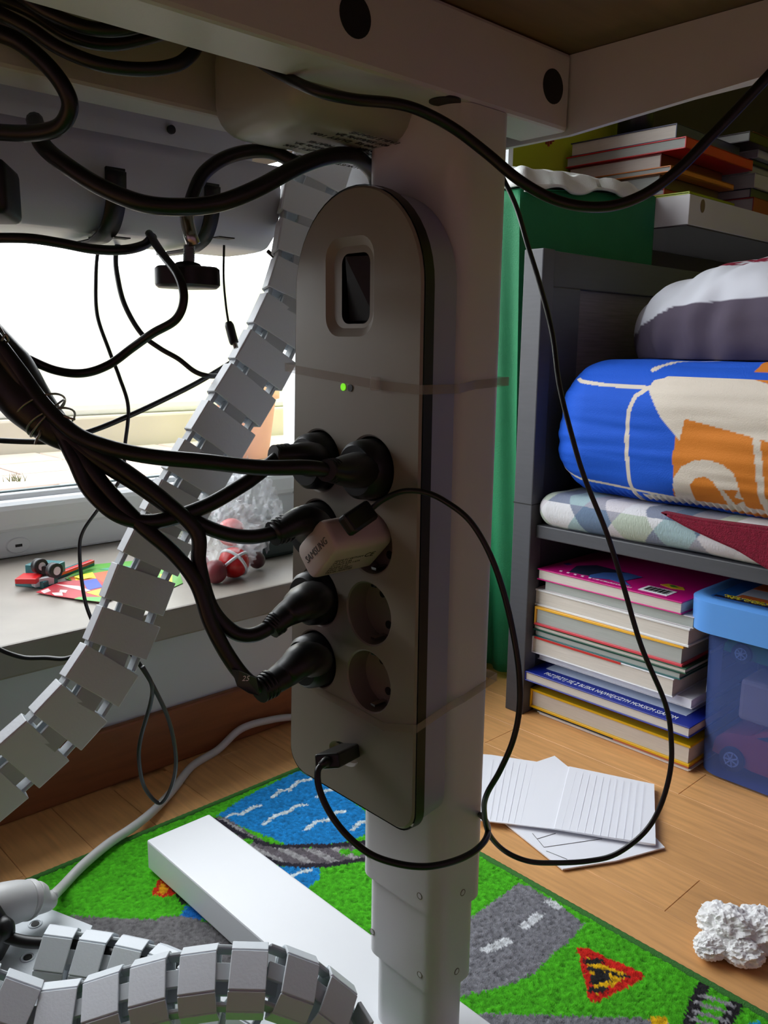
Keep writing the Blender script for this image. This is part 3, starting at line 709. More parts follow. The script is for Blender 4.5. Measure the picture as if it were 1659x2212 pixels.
for px, py in ((76, 1996), (60, 2068), (4, 2148)):
    c = onz(px, py, .0152)
    tubeo('screw_hole', [c+Vector((.0055*math.cos(t), .0055*math.sin(t), 0)) for t in np.linspace(0, 2*math.pi, 17)], .0009, M['link'], bp_, 6, 1, caps=False)
    disc_on('screw_hole', c, (0, 0, 1), .0036, bp_, M['darkgap'], .0004)
cable([(-40, 2000, .70), (10, 2022, .70), (60, 2035, .70), (140, 2040, .70), (240, 2060, .69), (340, 2090, .68), (420, 2110, .67)], 26, 'black cord threaded through the grey spine links on the floor')
cable([(-40, 1935, .70), (-5, 1990, .705), (12, 2010, .70), (-10, 2060, .72), (-40, 2110, .72)], 40, 'black cord bending down at the lower left edge')
# second plug: white extension
we = thing('extension_plug', 'white round plug and socket joint on the rug at lower left', 'plug', tuple(onz(50, 1945, .02)))
e0, e1 = at(8, 1952, .745), at(108, 1948, .76)
pw = [at(-25, 1965, .725), at(0, 1957, .73), at(35, 1948, .742), at(60, 1944, .75), at(80, 1942, .757)]
tubeo('socket_end', pw[:4], [.0185, .019, .018, .0165], M['whitecable'], we, 28)
tubeo('plug_end', pw[3:]+[at(104, 1943, .762), at(118, 1934, .766)], [.0155, .015, .010, .0055], M['whitecable'], we, 28)
tubeo('collar', [at(59, 1944, .7495), at(61, 1944, .7505)], [.0175, .0175], M['whitecable'], we, 28, n=1)
for k in range(4):
    q = at(96+k*5, 1943-k*2, .762+k*.001); dq = (at(118, 1934, .766)-at(80, 1943, .757)).normalized(); cylo('strain_relief_ring', q-dq*.0007, q+dq*.0007, .0082-.0008*k, M['whitecable'], we, 16)
wc = [at(112, 1938, .765), onz(135, 1915, .012), onz(180, 1868, .0135), onz(235, 1822, .0135), onz(290, 1785, .0125), onz(335, 1748, .009), onz(375, 1705, .0055), onz(415, 1655, .005), onz(460, 1613, .006)-Vector((0, .012, 0)), ony(520, 1575, .905), ony(580, 1556, .905), ony(640, 1549, .905), ony(720, 1555, .905)]
props(tubeo('extension_cable', wc, .005, M['whitecable'], None, 12, 8), 'white extension cable curving across the wooden floor and rug', 'cable')

# ================================================================ rug
RZ = .008; RX1, RY1 = .634, .787; RX0, RY0 = -.36, -.25
def fl(*pp): return [tuple(onz(x, y, RZ)[:2]) for x, y in pp]
nx, ny = 520, 540; xs = np.linspace(RX0+.004, RX1-.003, nx); ys = np.linspace(RY0+.004, RY1-.003, ny)
# denser where the photograph looks: keep the far 60 %
xs = np.concatenate([np.linspace(RX0+.003, .12, 40, endpoint=False), np.linspace(.12, RX1-.003, 340)]); ys = np.concatenate([np.linspace(RY0+.003, .12, 80, endpoint=False), np.linspace(.12, RY1-.003, 440)])
nx, ny = len(xs), len(ys); gx, gy = np.meshgrid(xs, ys, indexing='ij'); jx = gx+rng.normal(0, .0008, gx.shape); jy = gy+rng.normal(0, .0008, gx.shape)
col = np.tile(LC((70, 168, 26)), (nx, ny, 1))
def put(mask, c): col[mask] = LC(c)
lake = fl((470, 1758), (525, 1722), (645, 1662), (720, 1700), (790, 1750), (790, 1800), (745, 1817), (690, 1822), (620, 1822), (570, 1800), (520, 1782)); put(inpoly(jx, jy, lake), (24, 122, 190))
lake2 = fl((598, 1868), (692, 1872), (690, 1895), (660, 1920), (640, 1910)); put(inpoly(jx, jy, lake2), (24, 122, 190))
for wv in ([(490, 1762), (505, 1755), (520, 1757), (545, 1742), (560, 1738)], [(588, 1720), (605, 1705), (625, 1704), (645, 1685), (672, 1680)], [(570, 1778), (595, 1758), (620, 1752), (640, 1738), (660, 1736)], [(660, 1790), (685, 1772), (708, 1768), (725, 1752), (745, 1750)], [(685, 1718), (700, 1706), (720, 1703)], [(625, 1892), (650, 1880), (670, 1876)], [(762, 1790), (775, 1775), (790, 1772)]):
    put(dseg(jx, jy, fl(*wv)) < .0026, (200, 215, 220))
# railway along the lake
r1_ = fl((452, 1764), (480, 1775), (515, 1797), (555, 1815), (600, 1826), (660, 1824), (720, 1824), (790, 1816)); r2_ = fl((480, 1790), (510, 1815), (550, 1842), (600, 1862), (650, 1868), (710, 1866), (790, 1852))
mid = fl((470, 1778), (512, 1806), (552, 1829), (600, 1844), (655, 1846), (715, 1845), (790, 1834))
dm = dseg(jx, jy, mid); put(dm < .0145, (98, 92, 98)); rt = rng.random(gx.shape)
tie = (np.sin(gx*2*math.pi/.018+gy*60) > .2) & (dm < .012); put(tie, (150, 148, 150)); put((dseg(jx, jy, r1_) < .0035) | (dseg(jx, jy, r2_) < .0035), (42, 38, 48))
for g_ in ((500, 1806), (520, 1818), (535, 1815), (745, 1838), (772, 1838)):
    q = fl(g_)[0]; put((np.hypot(jx-q[0], jy-q[1]) < .006), (70, 168, 26))
road1 = fl((70, 1972), (112, 1973), (200, 1977), (339, 1984), (350, 1976), (409, 1976), (450, 1990), (640, 2130), (640, 2400), (-300, 2400), (-200, 1975)); put(inpoly(jx, jy, road1), (108, 106, 108))
put(inpoly(jx, jy, fl((326, 1928), (352, 1880), (372, 1900), (378, 1930), (352, 1936))), (190, 40, 18)); put(inpoly(jx, jy, fl((340, 1924), (350, 1902), (366, 1918), (352, 1930))), (215, 150, 20)); put(inpoly(jx, jy, fl((356, 1892), (385, 1905), (430, 1950), (392, 1950))), (40, 50, 35)); put(inpoly(jx, jy, fl((388, 1975), (402, 1952), (440, 1958), (450, 1985))), (24, 102, 180))
road2 = fl((1119, 1906), (1145, 1912), (1200, 1945), (1262, 1992), (1235, 2025), (1201, 2052), (1156, 2096), (1110, 2120), (1062, 2133), (1005, 2148), (900, 2160), (900, 2060), (1025, 1973)); put(inpoly(jx, jy, road2), (118, 118, 124))
put(inpoly(jx, jy, fl((900, 2190), (1080, 2186), (1250, 2192), (1400, 2196), (1445, 2206), (1460, 2300), (850, 2320))), (118, 118, 124))
for a_ in ([(1133, 1998), (1165, 1974)], [(1048, 2048), (1095, 2030)], [(1188, 1945), (1205, 1955)]): put(dseg(jx, jy, fl(*a_)) < .0042, (205, 208, 212))
tri = fl((1246, 2046), (1262, 2042), (1386, 2098), (1391, 2110), (1290, 2161), (1272, 2156)); put(inpoly(jx, jy, tri), (198, 34, 24))
tri2 = fl((1265, 2064), (1362, 2104), (1288, 2143)); put(inpoly(jx, jy, tri2), (222, 172, 14))
for pp_ in ([(1268, 2074), (1295, 2072)], [(1278, 2136), (1308, 2133)], [(1290, 2095), (1310, 2104)], [(1275, 2090), (1300, 2095)], [(1282, 2118), (1312, 2112)], [(1282, 2108), (1300, 2108)], [(1305, 2092), (1330, 2100)], [(1330, 2104), (1360, 2106)]): put(dseg(jx, jy, fl(*pp_)) < .0032*(1 if pp_[0][0] < 1300 else .5), (34, 34, 34))
for pp_ in ([(1520, 2128), (1500, 2170), (1485, 2225)], [(1590, 2165), (1575, 2195), (1560, 2230)]): put(dseg(jx, jy, fl(*pp_)) < .005, (34, 32, 36))
for k in range(5):
    y_ = 2146+k*17; put(dseg(jx, jy, fl((1512-k*6, y_), (1583-k*6, y_+22))) < .002, (140, 140, 144))
put(inpoly(jx, jy, fl((1405, 2196), (1440, 2192), (1445, 2240), (1400, 2240))), (222, 172, 14)); put(inpoly(jx, jy, fl((1615, 2205), (1645, 2203), (1650, 2240), (1615, 2240))), (24, 142, 200))
tuft = rng.normal(0, .16, gx.shape); tuft2 = (tuft+np.roll(tuft, 1, 0)+np.roll(tuft, 1, 1))/1.6
col[..., :3] *= np.clip(1+tuft2[..., None]*1.1, .45, 1.7)
gz = RZ-.0015+tuft2*.0022
v = np.stack([gx+rng.normal(0, .0003, gx.shape), gy+rng.normal(0, .0003, gx.shape), gz], -1).reshape(-1, 3)
idx = np.arange(nx*ny).reshape(nx, ny); f = np.stack([idx[:-1, :-1], idx[1:, :-1], idx[1:, 1:], idx[:-1, 1:]], -1).reshape(-1, 4)
rug = thing('play_rug', 'green children\'s play rug printed with roads, a lake and rails', 'rug', (.15, .27, 0))
me = bpy.data.meshes.new('pile'); me.from_pydata(v.tolist(), [], f.tolist()); me.update(); paint(me, col.reshape(-1, 4))
M['rug'] = mat('rug_pile', (255, 255, 255), .95, attr=True, bump=.5, bscale=900, spec=.2)
pile = link_obj('pile', me, M['rug'], rug, True)
boxo('backing', RX0+.002, RX1-.002, RY0+.002, RY1-.002, .0004, .0045, M['bind'], rug, bev=0)
e_ = [Vector((RX0, RY0, .0042)), Vector((RX1, RY0, .0042)), Vector((RX1, RY1, .0042)), Vector((RX0, RY1, .0042)), Vector((RX0, RY0, .0042))]
for a_, b_ in zip(e_, e_[1:]):
    bm = bmesh.new(); n_ = int((b_-a_).length/.0035); add_tube(bm, [a_.lerp(b_, k/n_) for k in range(n_+1)], [.0042*(1+.08*(k % 2)) for k in range(n_+1)], 8); obj('edge_binding', bm, M['bind'], rug, True)

# ================================================================ loose paper and tissue
def sheet_paper(name, corners, z, lab, thick=.0012, lift=None, lines=True):
    pts = [onz(x, y, z) for x, y in corners]
    if lift:
        for k, h in lift.items(): pts[k].z += h
    t = thing(name, lab, 'paper', tuple(pts[0]), 'loose papers on the floor'); t['group'] = 'loose papers on the floor'
    bm = bmesh.new(); vs = [bm.verts.new(p_) for p_ in pts]; f_ = bm.faces.new(vs); r = bmesh.ops.extrude_face_region(bm, geom=[f_])
    for e in r['geom']:
        if isinstance(e, bmesh.types.BMVert): e.co.z += thick
    obj('sheet', bm, M['paper'], t); return t, pts
t1, _ = sheet_paper('paper_sheet', [(1090, 1780), (1215, 1880), (1330, 1862), (1436, 1833), (1405, 1800), (1200, 1775)], .002, 'folded white sheet with pencil lines, undermost by the brown floor', .0016)
for a_, b_ in (((1150, 1800), (1175, 1830)), ((1175, 1830), (1300, 1812)), ((1180, 1838), (1225, 1856)), ((1200, 1800), (1160, 1812))):
    q0, q1 = onz(*a_, .0039), onz(*b_, .0039); tubeo('pencil_line', [q0, q1], .0003, M['greyprint'], t1, 4, 1)
t2, _ = sheet_paper('paper_sheet', [(1150, 1650), (1198, 1634), (1240, 1668), (1230, 1700)], .0045, 'white sheet showing as a corner behind the ruled pages', .001)
t3, _ = sheet_paper('ruled_pages', [(1030, 1630), (1060, 1632), (1145, 1645), (1230, 1661), (1197, 1796), (1030, 1773)], .0062, 'ruled white page with faint lines, left of the fold', .0012, {2: .0, 3: .002, 4: .002})
t4, _ = sheet_paper('ruled_pages', [(1230, 1661), (1413, 1696), (1416, 1828), (1400, 1826), (1197, 1796)], .0064, 'ruled white page right of the fold, beside black cable', .0016, {0: .002, 4: .002, 2: .001})
M['rule'] = plain('faint_rule', (230, 232, 242), .8)
for k in range(11):
    u = k/11
    x0_, y0_ = 1045+u*170, 1640+u*30; q0, q1 = onz(1065+u*160, 1640+u*24, .0085), onz(1045+u*145, 1768+u*20, .0085)
    bm = bmesh.new(); add_tube(bm, [q0, q1], .00016, 4); obj('ruled_line', bm, M['rule'], t3)
    q0, q1 = onz(1245+u*160, 1668+u*28, .0098), onz(1212+u*185, 1794+u*26, .0098)
    bm = bmesh.new(); add_tube(bm, [q0, q1], .00016, 4); obj('ruled_line', bm, M['rule'], t4)
def crumple(name, parts, lab, m, seed=3, rough=.35, base=(0, 0, 0)):
    bm = bmesh.new(); 
    for (cx, cy, cz, rx, ry, rz_) in parts:
        r = bmesh.ops.create_icosphere(bm, subdivisions=5, radius=1)
        for v_ in r['verts']:
            p_ = v_.co.copy(); nn = 1
            q = p_*1.3+Vector((seed+cx*9, cy*7, 0))
            rd = abs(noise.noise(q*1.6))*1.1+abs(noise.noise(q*3.7))*.5+abs(noise.noise(q*8))*.22
            k = 1.12-rough*rd*1.5
            v_.co = Vector((cx+p_.x*rx*k, cy+p_.y*ry*k, max(cz+p_.z*rz_*k, .001)))
    return props(obj(name, bm, m, None, False), lab, 'tissue')
tc = onz(1590, 2010, .02)
q1 = onz(1535, 2045, .01); q2 = onz(1630, 2020, .015); q3 = onz(1570, 2000, .02); q4 = onz(1600, 2050, .012)
crumple('crumpled_tissue', [(q3.x, q3.y, .02, .021, .026, .018), (q2.x+.006, q2.y, .018, .026, .024, .017), (q1.x, q1.y, .011, .016, .014, .010), (q4.x, q4.y, .012, .018, .02, .012)], 'crumpled white tissue lying on the wooden floor at right', M['tissue'], rough=.22)

# ================================================================ bed
bed = thing('bed', 'charcoal bed frame with storage space under the mattress board', 'bed', (.976, .7, 0))
boxo('corner_post', .958, .985, .706, .738, .0, .664, M['bed'], bed, bev=.0015)
boxo('post_cap_joint', .9575, .9855, .7055, .7385, .315, .3165, M['darkgap'], bed, bev=0)
# headboard frame with recessed panel
boxo('headboard_rail', .985, 2.05, .715, .735, .616, .664, M['bed'], bed, bev=.0015)
boxo('headboard_stile', .985, 1.06, .713, .733, .286, .6165, M['bed'], bed, bev=.0015)
boxo('headboard_panel', 1.058, 2.05, .7255, .7345, .286, .618, M['bedin'], bed, bev=0)
boxo('mattress_board', .970, 1.95, -1.2, .7055, .267, .286, M['bed'], bed, bev=.0015)
boxo('back_panel', 1.35, 1.36, -1.2, .7055, 0, .267, plain('near_black_board', (38, 36, 40), .7), bed, bev=0)  # one even near-black colour for this panel
boxo('end_panel', .985, 1.35, .712, .733, 0, .286, M['bed'], bed, bev=.0015)
# grey patterned mattress topper (lower)
def rbox(x0, x1, y0, y1, z0, z1, r, nx, ny, nz, wr=0, pw=1.0):
    bm = bmesh.new(); ix0, ix1, iy0, iy1, iz0, iz1 = x0+r, x1-r, y0+r, y1-r, z0+r, z1-r
    V, Fc = [], []
    def grid(fn, nu, nv, flip):
        b = len(V)
        for i in range(nu+1):
            for j in range(nv+1): V.append(fn(i/nu, j/nv))
        # (denser towards the far front corner where pw > 1)
        for i in range(nu):
            for j in range(nv):
                q = [b+i*(nv+1)+j, b+(i+1)*(nv+1)+j, b+(i+1)*(nv+1)+j+1, b+i*(nv+1)+j+1]; Fc.append(q[::-1] if flip else q)
    L = lambda a, b, t: a+(b-a)*t
    LY = lambda a, b, t: b+(a-b)*(1-t)**pw
    LX = lambda a, b, t: a+(b-a)*t**pw
    grid(lambda u, w_: (x0, LY(y0, y1, u), L(z0, z1, w_)), ny, nz, True)
    grid(lambda u, w_: (x1, LY(y0, y1, u), L(z0, z1, w_)), ny, nz, False)
    grid(lambda u, w_: (LX(x0, x1, u), LY(y0, y1, w_), z1), nx, ny, False)
    grid(lambda u, w_: (LX(x0, x1, u), LY(y0, y1, w_), z0), nx, ny, True)
    grid(lambda u, w_: (LX(x0, x1, u), y1, L(z0, z1, w_)), nx, nz, True)
    grid(lambda u, w_: (LX(x0, x1, u), y0, L(z0, z1, w_)), nx, nz, False)
    V = np.array(V); inn = np.stack([np.clip(V[:, 0], ix0, ix1), np.clip(V[:, 1], iy0, iy1), np.clip(V[:, 2], iz0, iz1)], -1)
    dlt = V-inn; ln = np.linalg.norm(dlt, axis=1, keepdims=True)+1e-9; nrm = dlt/ln; V2 = inn+nrm*r
    if wr is not None and not isinstance(wr, int): V2 = V2+nrm*wr(V2)[:, None]
    return V2, Fc, V
def wrk(P):
    out = np.zeros(len(P))
    for i, (x, y, z) in enumerate(P):
        q = Vector((x*7, y*5, z*42)); fr_ = max(0, 1-(x-.97)/.05)
        out[i] = (noise.noise(q)*.0032+noise.noise(Vector((x*9, y*9+3, z*90)))*.0016)*(1 if x < 1.02 else .35) + noise.noise(Vector((x*14, y*14, z*14)))*.002
        # elastic gather at the hem
        if z < .352 and x < 1.02: out[i] += .0014*math.sin(y*700)*min(1, (.352-z)/.012)
    return out
mx0 = .968
V2, Fc, V = rbox(mx0, 1.9, -.35, .705, .333, .520, .07, 70, 560, 120, wrk, pw=1.8)
V2[:, 2] += np.where(V2[:, 2] > .45, np.clip((.66-V2[:, 1])*.0, 0, .1), 0)
cols = np.tile(LC((24, 84, 196)), (len(V2), 1))
# unfolded coordinates: y and s (height on the front, then on over the top)
S = np.where(V[:, 0] <= mx0+1e-6, V2[:, 2], .520+(V2[:, 0]-mx0)*.9); Yc = V2[:, 1]
top = V[:, 2] >= .520-1e-6; S = np.where(top & (V[:, 0] > mx0+1e-6), .505+(V2[:, 0]-mx0)*.75, V2[:, 2])
def fr(*pp): return [(onx(x, y, mx0)[1], onx(x, y, mx0)[2]) for x, y in pp]
def sput(mask, c): cols[mask] = LC(c)
W_, O_ = (208, 198, 184), (204, 122, 42)
sput(inpoly(Yc, S, fr((1463, 905), (1700, 905), (1700, 1150), (1436, 1085), (1450, 1040), (1452, 985))), O_)
sput(inpoly(Yc, S, fr((1392, 838), (1400, 822), (1440, 812), (1520, 806), (1610, 798), (1592, 815), (1700, 845), (1700, 965), (1479, 905), (1466, 952), (1430, 908), (1410, 870))), W_)
sput(inpoly(Yc, S, fr((1588, 814), (1612, 797), (1640, 784), (1720, 776), (1720, 850))), O_)
arch = fr((1441, 1084), (1450, 1035), (1470, 1008), (1500, 994), (1530, 994), (1560, 1003), (1583, 1022), (1590, 1048), (1594, 1110)); sput(inpoly(Yc, S, arch), W_)
sput(inpoly(Yc, S, fr((1481, 1092), (1484, 1050), (1498, 1034), (1518, 1030), (1535, 1040), (1546, 1060), (1556, 1115))), O_)
sput(inpoly(Yc, S, fr((1556, 1060), (1590, 1060), (1575, 1078), (1596, 1085), (1570, 1096))), O_)
for ln_, wd in (([(1190, 800), (1212, 813), (1240, 824), (1300, 832), (1394, 838)], .0023), ([(1394, 838), (1368, 856), (1357, 890), (1354, 950), (1353, 1010), (1350, 1072), (1347, 1100)], .0029), ([(1394, 838), (1430, 815), (1470, 797)], .0023), ([(1190, 1010), (1210, 1024), (1237, 1036), (1330, 1056), (1443, 1080)], .0017), ([(1634, 930), (1640, 1010), (1637, 1130)], .0042)):
    sput(dseg(Yc, S, fr(*ln_)) < wd, W_)
# line going on over the top and a cream stripe with orange further in
sput(top & (dseg(V2[:, 1], V2[:, 0], [(.555, mx0+.03), (.50, 1.09), (.42, 1.14), (.2, 1.17)]) < .004), W_)
sput(top & (V2[:, 1] < .43) & (V2[:, 0] > 1.0) & (V2[:, 0] < 1.11-(.43-V2[:, 1])*.1), O_)
sput((V2[:, 2] < .349) & (Yc < .555) & (V[:, 0] <= 1.0), W_)
mt_ = thing('mattress', 'thick mattress in a blue fitted sheet with orange and white print', 'mattress', (1.4, 0, .33))
me = bpy.data.meshes.new('fitted_sheet'); me.from_pydata(V2.tolist(), [], Fc); me.update(); paint(me, cols)
bm = bmesh.new(); bm.from_mesh(me); bmesh.ops.remove_doubles(bm, verts=bm.verts[:], dist=.0002); bm.to_mesh(me); bm.free()
M['sheet'] = mat('printed_sheet', (255, 255, 255), .75, attr=True, bump=.25, bscale=600, spec=.25)
link_obj('fitted_sheet', me, M['sheet'], mt_, True)
V2, Fc, V = rbox(.964, 1.9, -.35, .7055, .2865, .3335, .022, 40, 420, 40, lambda P: np.array([noise.noise(Vector((p_[0]*20, p_[1]*14, p_[2]*30)))*.003 for p_ in P]), pw=1.8)
cols = np.tile(LC((150, 152, 160)), (len(V2), 1)); palette = [(122, 130, 148), (196, 192, 196), (150, 172, 176), (172, 182, 168), (98, 116, 140), (205, 205, 208), (150, 150, 160)]
u_ = (V2[:, 1]*1.0+V2[:, 2]*.75)/.058; w_ = (V2[:, 1]*1.0-V2[:, 2]*.75)/.058; up_h = np.floor(V2[:, 2]/.036)
ci = (np.floor(u_)*3+np.floor(w_)*5+up_h*2).astype(int) % 7
for k, p_ in enumerate(palette): cols[ci == k] = LC(p_)
dv_ = thing('folded_duvet', 'pale blue grey duvet in triangle pattern squeezed under the mattress', 'duvet', (1.4, 0, .287))
me = bpy.data.meshes.new('duvet_cover'); me.from_pydata(V2.tolist(), [], Fc); me.update(); paint(me, cols)
bm = bmesh.new(); bm.from_mesh(me); bmesh.ops.remove_doubles(bm, verts=bm.verts[:], dist=.0002); bm.to_mesh(me); bm.free()
M['duvet'] = mat('triangle_print_fabric', (255, 255, 255), .85, attr=True, bump=.4, bscale=500, stretch=(1, 1, .3), spec=.2)
link_obj('duvet_cover', me, M['duvet'], dv_, True)
# crimson fleece
cr = [onx(1420, 1106, .958), onx(1500, 1122, .958), onx(1720, 1150, .958), onx(2100, 1235, .958), onx(2100, 1330, .958), onx(1740, 1262, .958), onx(1659, 1233, .958), onx(1590, 1190, .958), onx(1540, 1168, .958), onx(1480, 1140, .958)]
o = prism('fleece_blanket', cr, (.02, 0, 0), M['crimson'], None, .003); props(o, 'crimson fleece blanket edge sticking out below the mattress', 'blanket')
# pillow
def pillow():
    bm = bmesh.new(); bmesh.ops.create_uvsphere(bm, u_segments=220, v_segments=150, radius=1)
    for v_ in bm.verts:
        x, y, z = v_.co; k = lambda a, e: math.copysign(abs(a)**e, a)
        fold = .006*noise.noise(Vector((x*2, y*10, z*2.5)))+.004*math.sin(y*30+2*z+x*3)*max(0, 1-abs(z)*1.3)
        r = 1
        v_.co = Vector((1.25+k(x, .8)*(.19+fold), .435+k(y, .8)*(.262+fold), max(.5205, .565+k(z, .85)*(.098+fold)-.012*y)))
    return bm
pw_ = obj('pillow', pillow(), None, None, True)
cz = []
for v_ in pw_.data.vertices:
    c = v_.co; 
    seam = .585+.012*math.sin((c.y-.2)*7)
    if c.z > .645 and .45 < c.y < .56 and c.x < 1.2 and noise.noise(Vector((c.x*60, c.y*60, 0))) > -.2: cz.append(LC((120, 24, 48)))
    elif c.z > seam-.03*max(0, (c.y-.58)/.1): cz.append(LC((190, 192, 200)))
    else: cz.append(LC((78, 70, 84)))
paint(pw_.data, cz); M['pillow'] = mat('pillow_cotton', (255, 255, 255), .8, attr=True, bump=.3, bscale=40, spec=.2); pw_.data.materials.append(M['pillow'])
props(pw_, 'plump pale grey and purple pillow on the blue mattress', 'pillow')

# ---------------------------------------------------------------- books
def book(lab, x0, y1, y0, z0, z1, cover, pages='pages', depth=.2, ct=.0016, spine_side='far', group='books stacked under the bed', over=.002, rot=0, tilt=0, cov2=None):
    """pages face the room (-x); y1 far end, y0 near end"""
    t = thing('book', lab, 'book', (x0+depth/2, (y0+y1)/2, z0), group)
    m = plain('cover_%d_%d_%d' % cover, cover, .3); m2 = plain('cover_%d_%d_%d' % cov2, cov2, .3) if cov2 else m
    cxm = Vector((x0+depth/2, (y0+y1)/2, z0))
    R = Matrix.Translation(cxm) @ Matrix.Rotation(rot, 4, 'Z') @ Matrix.Rotation(tilt, 4, 'X') @ Matrix.Translation(-cxm)
    bm = bmesh.new(); add_box(bm, x0-over, x0+depth, y0-over, y1+over, z1-ct, z1, .0004, 1, R); obj('front_cover', bm, m, t)
    bm = bmesh.new(); add_box(bm, x0-over, x0+depth, y0-over, y1+over, z0, z0+ct, .0004, 1, R); obj('back_cover', bm, m2, t)
    if spine_side == 'far': bm = bmesh.new(); add_box(bm, x0+depth-.002, x0+depth+.001, y0-over, y1+over, z0+.0002, z1-.0002, .0006, 1, R); obj('spine', bm, m, t)
    else: bm = bmesh.new(); add_box(bm, x0-over, x0+depth, y1+over-.0025, y1+over, z0+.0002, z1-.0002, .0008, 2, R); obj('spine', bm, m, t)
    bm = bmesh.new(); add_box(bm, x0, x0+depth-.002, y0, y1, z0+ct, z1-ct, 0, 1, R); obj('page_block', bm, M[pages], t)
    return t, R
XB = .978
def zl(py): return .211-(py-1240)*.0007
G = 'books stacked under the bed'
tb = thing('magazine', 'thin sagging white booklet at the very bottom of the book stack', 'magazine', (1.0, .58, 0), G)
boxo('page_block', XB, 1.15, .455, .69, .0005, .004, M['paper'], tb, .001); boxo('cover', XB-.002, 1.15, .452, .692, .004, .0048, M['pages'], tb, 0)
tb2 = thing('magazine', 'thin dark and orange booklet second from the bottom of the stack', 'magazine', (1.0, .58, .005), G)
boxo('cover', XB-.001, 1.15, .46, .70, .005, .008, plain('dark_booklet', (40, 44, 50)), tb2, .0005); boxo('cover', XB-.0016, 1.15, .455, .565, .0052, .0079, plain('orange_booklet', (196, 110, 78)), tb2, .0005)
book('thick white-paged hardcover with bright yellow cover near the stack bottom', XB, .703, .457, .0082, .0375, (226, 180, 14), depth=.2, spine_side='end', ct=.0035, over=.003)
book('thin red-covered book lying on the bottom yellow one', XB+.016, .698, .495, .0378, .0475, (176, 34, 40), 'pages2', depth=.19)
book('slim book in light blue cover under the dark blue one', XB+.008, .70, .462, .0478, .0535, (36, 138, 190), 'pages2', depth=.2, cov2=(36, 90, 130))
tq, Rq = book('wide dark blue hardcover jutting out with white capitals on its cover', XB-.016, .705, .452, .054, .0685, (22, 40, 140), 'pages', depth=.22, spine_side='end', tilt=0)
boxo('pale_cover_band', XB+.012, 1.15, .47, .69, .0686, .0690, plain('cover_195_215_235', (205, 218, 238)), tq, 0)
text('title', 'PRZYJRZYJ SIĘ Z BLISKA NAJWIĘKSZYM MORSKIM SSAKOM', .0135, (XB-.004, .680, .0688), (0, -1, 0), (1, 0, 0), M['whiteprint'], tq, .0001, fitx=.205)
book('floppy white paperback lying on the dark blue book', XB+.036, .712 if 0 else .704, .475, .0692, .080, (215, 216, 222), 'paper', depth=.18, ct=.001)
book('white paperback with creased pages, below the red-edged white book', XB+.012, .703, .465, .0803, .0935, (222, 222, 228), 'paper', depth=.2, ct=.001)
book('white book whose top edge is a red stripe', XB-.002, .706, .485, .0938, .119, (212, 214, 220), 'pages', depth=.2, spine_side='end')
boxo('red_stripe', XB-.0045, XB-.0035, .56, .702, .1165, .1195, plain('red_stripe', (190, 50, 45)), bpy.data.objects['book.006'] if 'book.006' in bpy.data.objects else None, 0)
book('thin teal book in the middle of the stack, grey pages', XB, .703, .478, .1193, .1295, (20, 90, 88), 'pages2', depth=.2)
book('thin dark green spiral book beneath the yellow and pink one', XB-.002, .704, .47, .1298, .1375, (22, 72, 48), 'pages', depth=.2)
book('book with yellow upper cover and pink lower cover', XB-.002, .701, .478, .1378, .1655, (236, 178, 58), 'pages2', depth=.2, ct=.0034, over=.003, rot=.01, spine_side='end', cov2=(206, 70, 80))
book('thick book in plain white cover with beige pages', XB-.001, .706, .468, .1658, .1905, (222, 222, 222), 'pages', depth=.2, spine_side='end', ct=.0028, rot=-.012)
book('grey-paged book under the magenta one, cover edge pinkish white', XB, .69, .466, .1908, .2055, (196, 190, 192), 'pages2', depth=.2, ct=.001)
tm, Rm = book('glossy magenta hardcover on top of the stack under the bed', XB-.003, .70, .482, .2058, .222, (196, 22, 122), 'pages', depth=.2, spine_side='far')
zt = .2222
boxo('barcode_label', XB+.006, XB+.034, .507, .548, zt, zt+.0003, M['whiteprint'], tm, 0)
for k in range(16): boxo('barcode_bar', XB+.012, XB+.031, .511+k*.0021, .511+k*.0021+.0008+.0006*(k % 3), zt+.0003, zt+.0005, M['blackprint'], tm, 0)
def blob(name, pts, z, m, par, t=.0003): return prism(name, [(a, b, z) for a, b in pts], (0, 0, t), m, par)
DB = plain('dolphin_blue', (58, 92, 160)); DK = plain('dark_navy_print', (34, 40, 66))
blob('cover_picture', [(XB+.012, .66), (XB+.05, .672), (XB+.075, .655), (XB+.07, .60), (XB+.045, .615), (XB+.03, .60), (XB+.015, .63)], zt, DK, tm)
blob('cover_picture', [(XB+.008, .625), (XB+.02, .63), (XB+.045, .625), (XB+.07, .60), (XB+.065, .575), (XB+.03, .582), (XB+.012, .562), (XB+.02, .598)], zt+.0003, DB, tm)
blob('cover_picture', [(XB+.05, .54), (XB+.062, .535), (XB+.06, .512), (XB+.05, .505), (XB+.044, .52)], zt, plain('yellow_fish', (216, 176, 40)), tm)
blob('cover_picture', [(XB+.056, .53), (XB+.06, .525), (XB+.052, .515), (XB+.05, .524)], zt+.0003, plain('fish_green', (70, 120, 40)), tm)
blob('cover_picture', [(XB+.045, .692), (XB+.055, .69), (XB+.05, .68), (XB+.042, .684)], zt, plain('print_indigo', (60, 60, 150)), tm)
text('web_address', 'www.ksiazeczki.pl', .0055, (XB+.007, .618, zt+.0002), (0, -1, 0), (1, 0, 0), M['whiteprint'], tm, .0001, fitx=.06)
for k in range(7): boxo('letter_mark', XB+.006, XB+.009, .668-k*.012, .672-k*.012, zt, zt+.0003, M['whiteprint'], tm, 0)

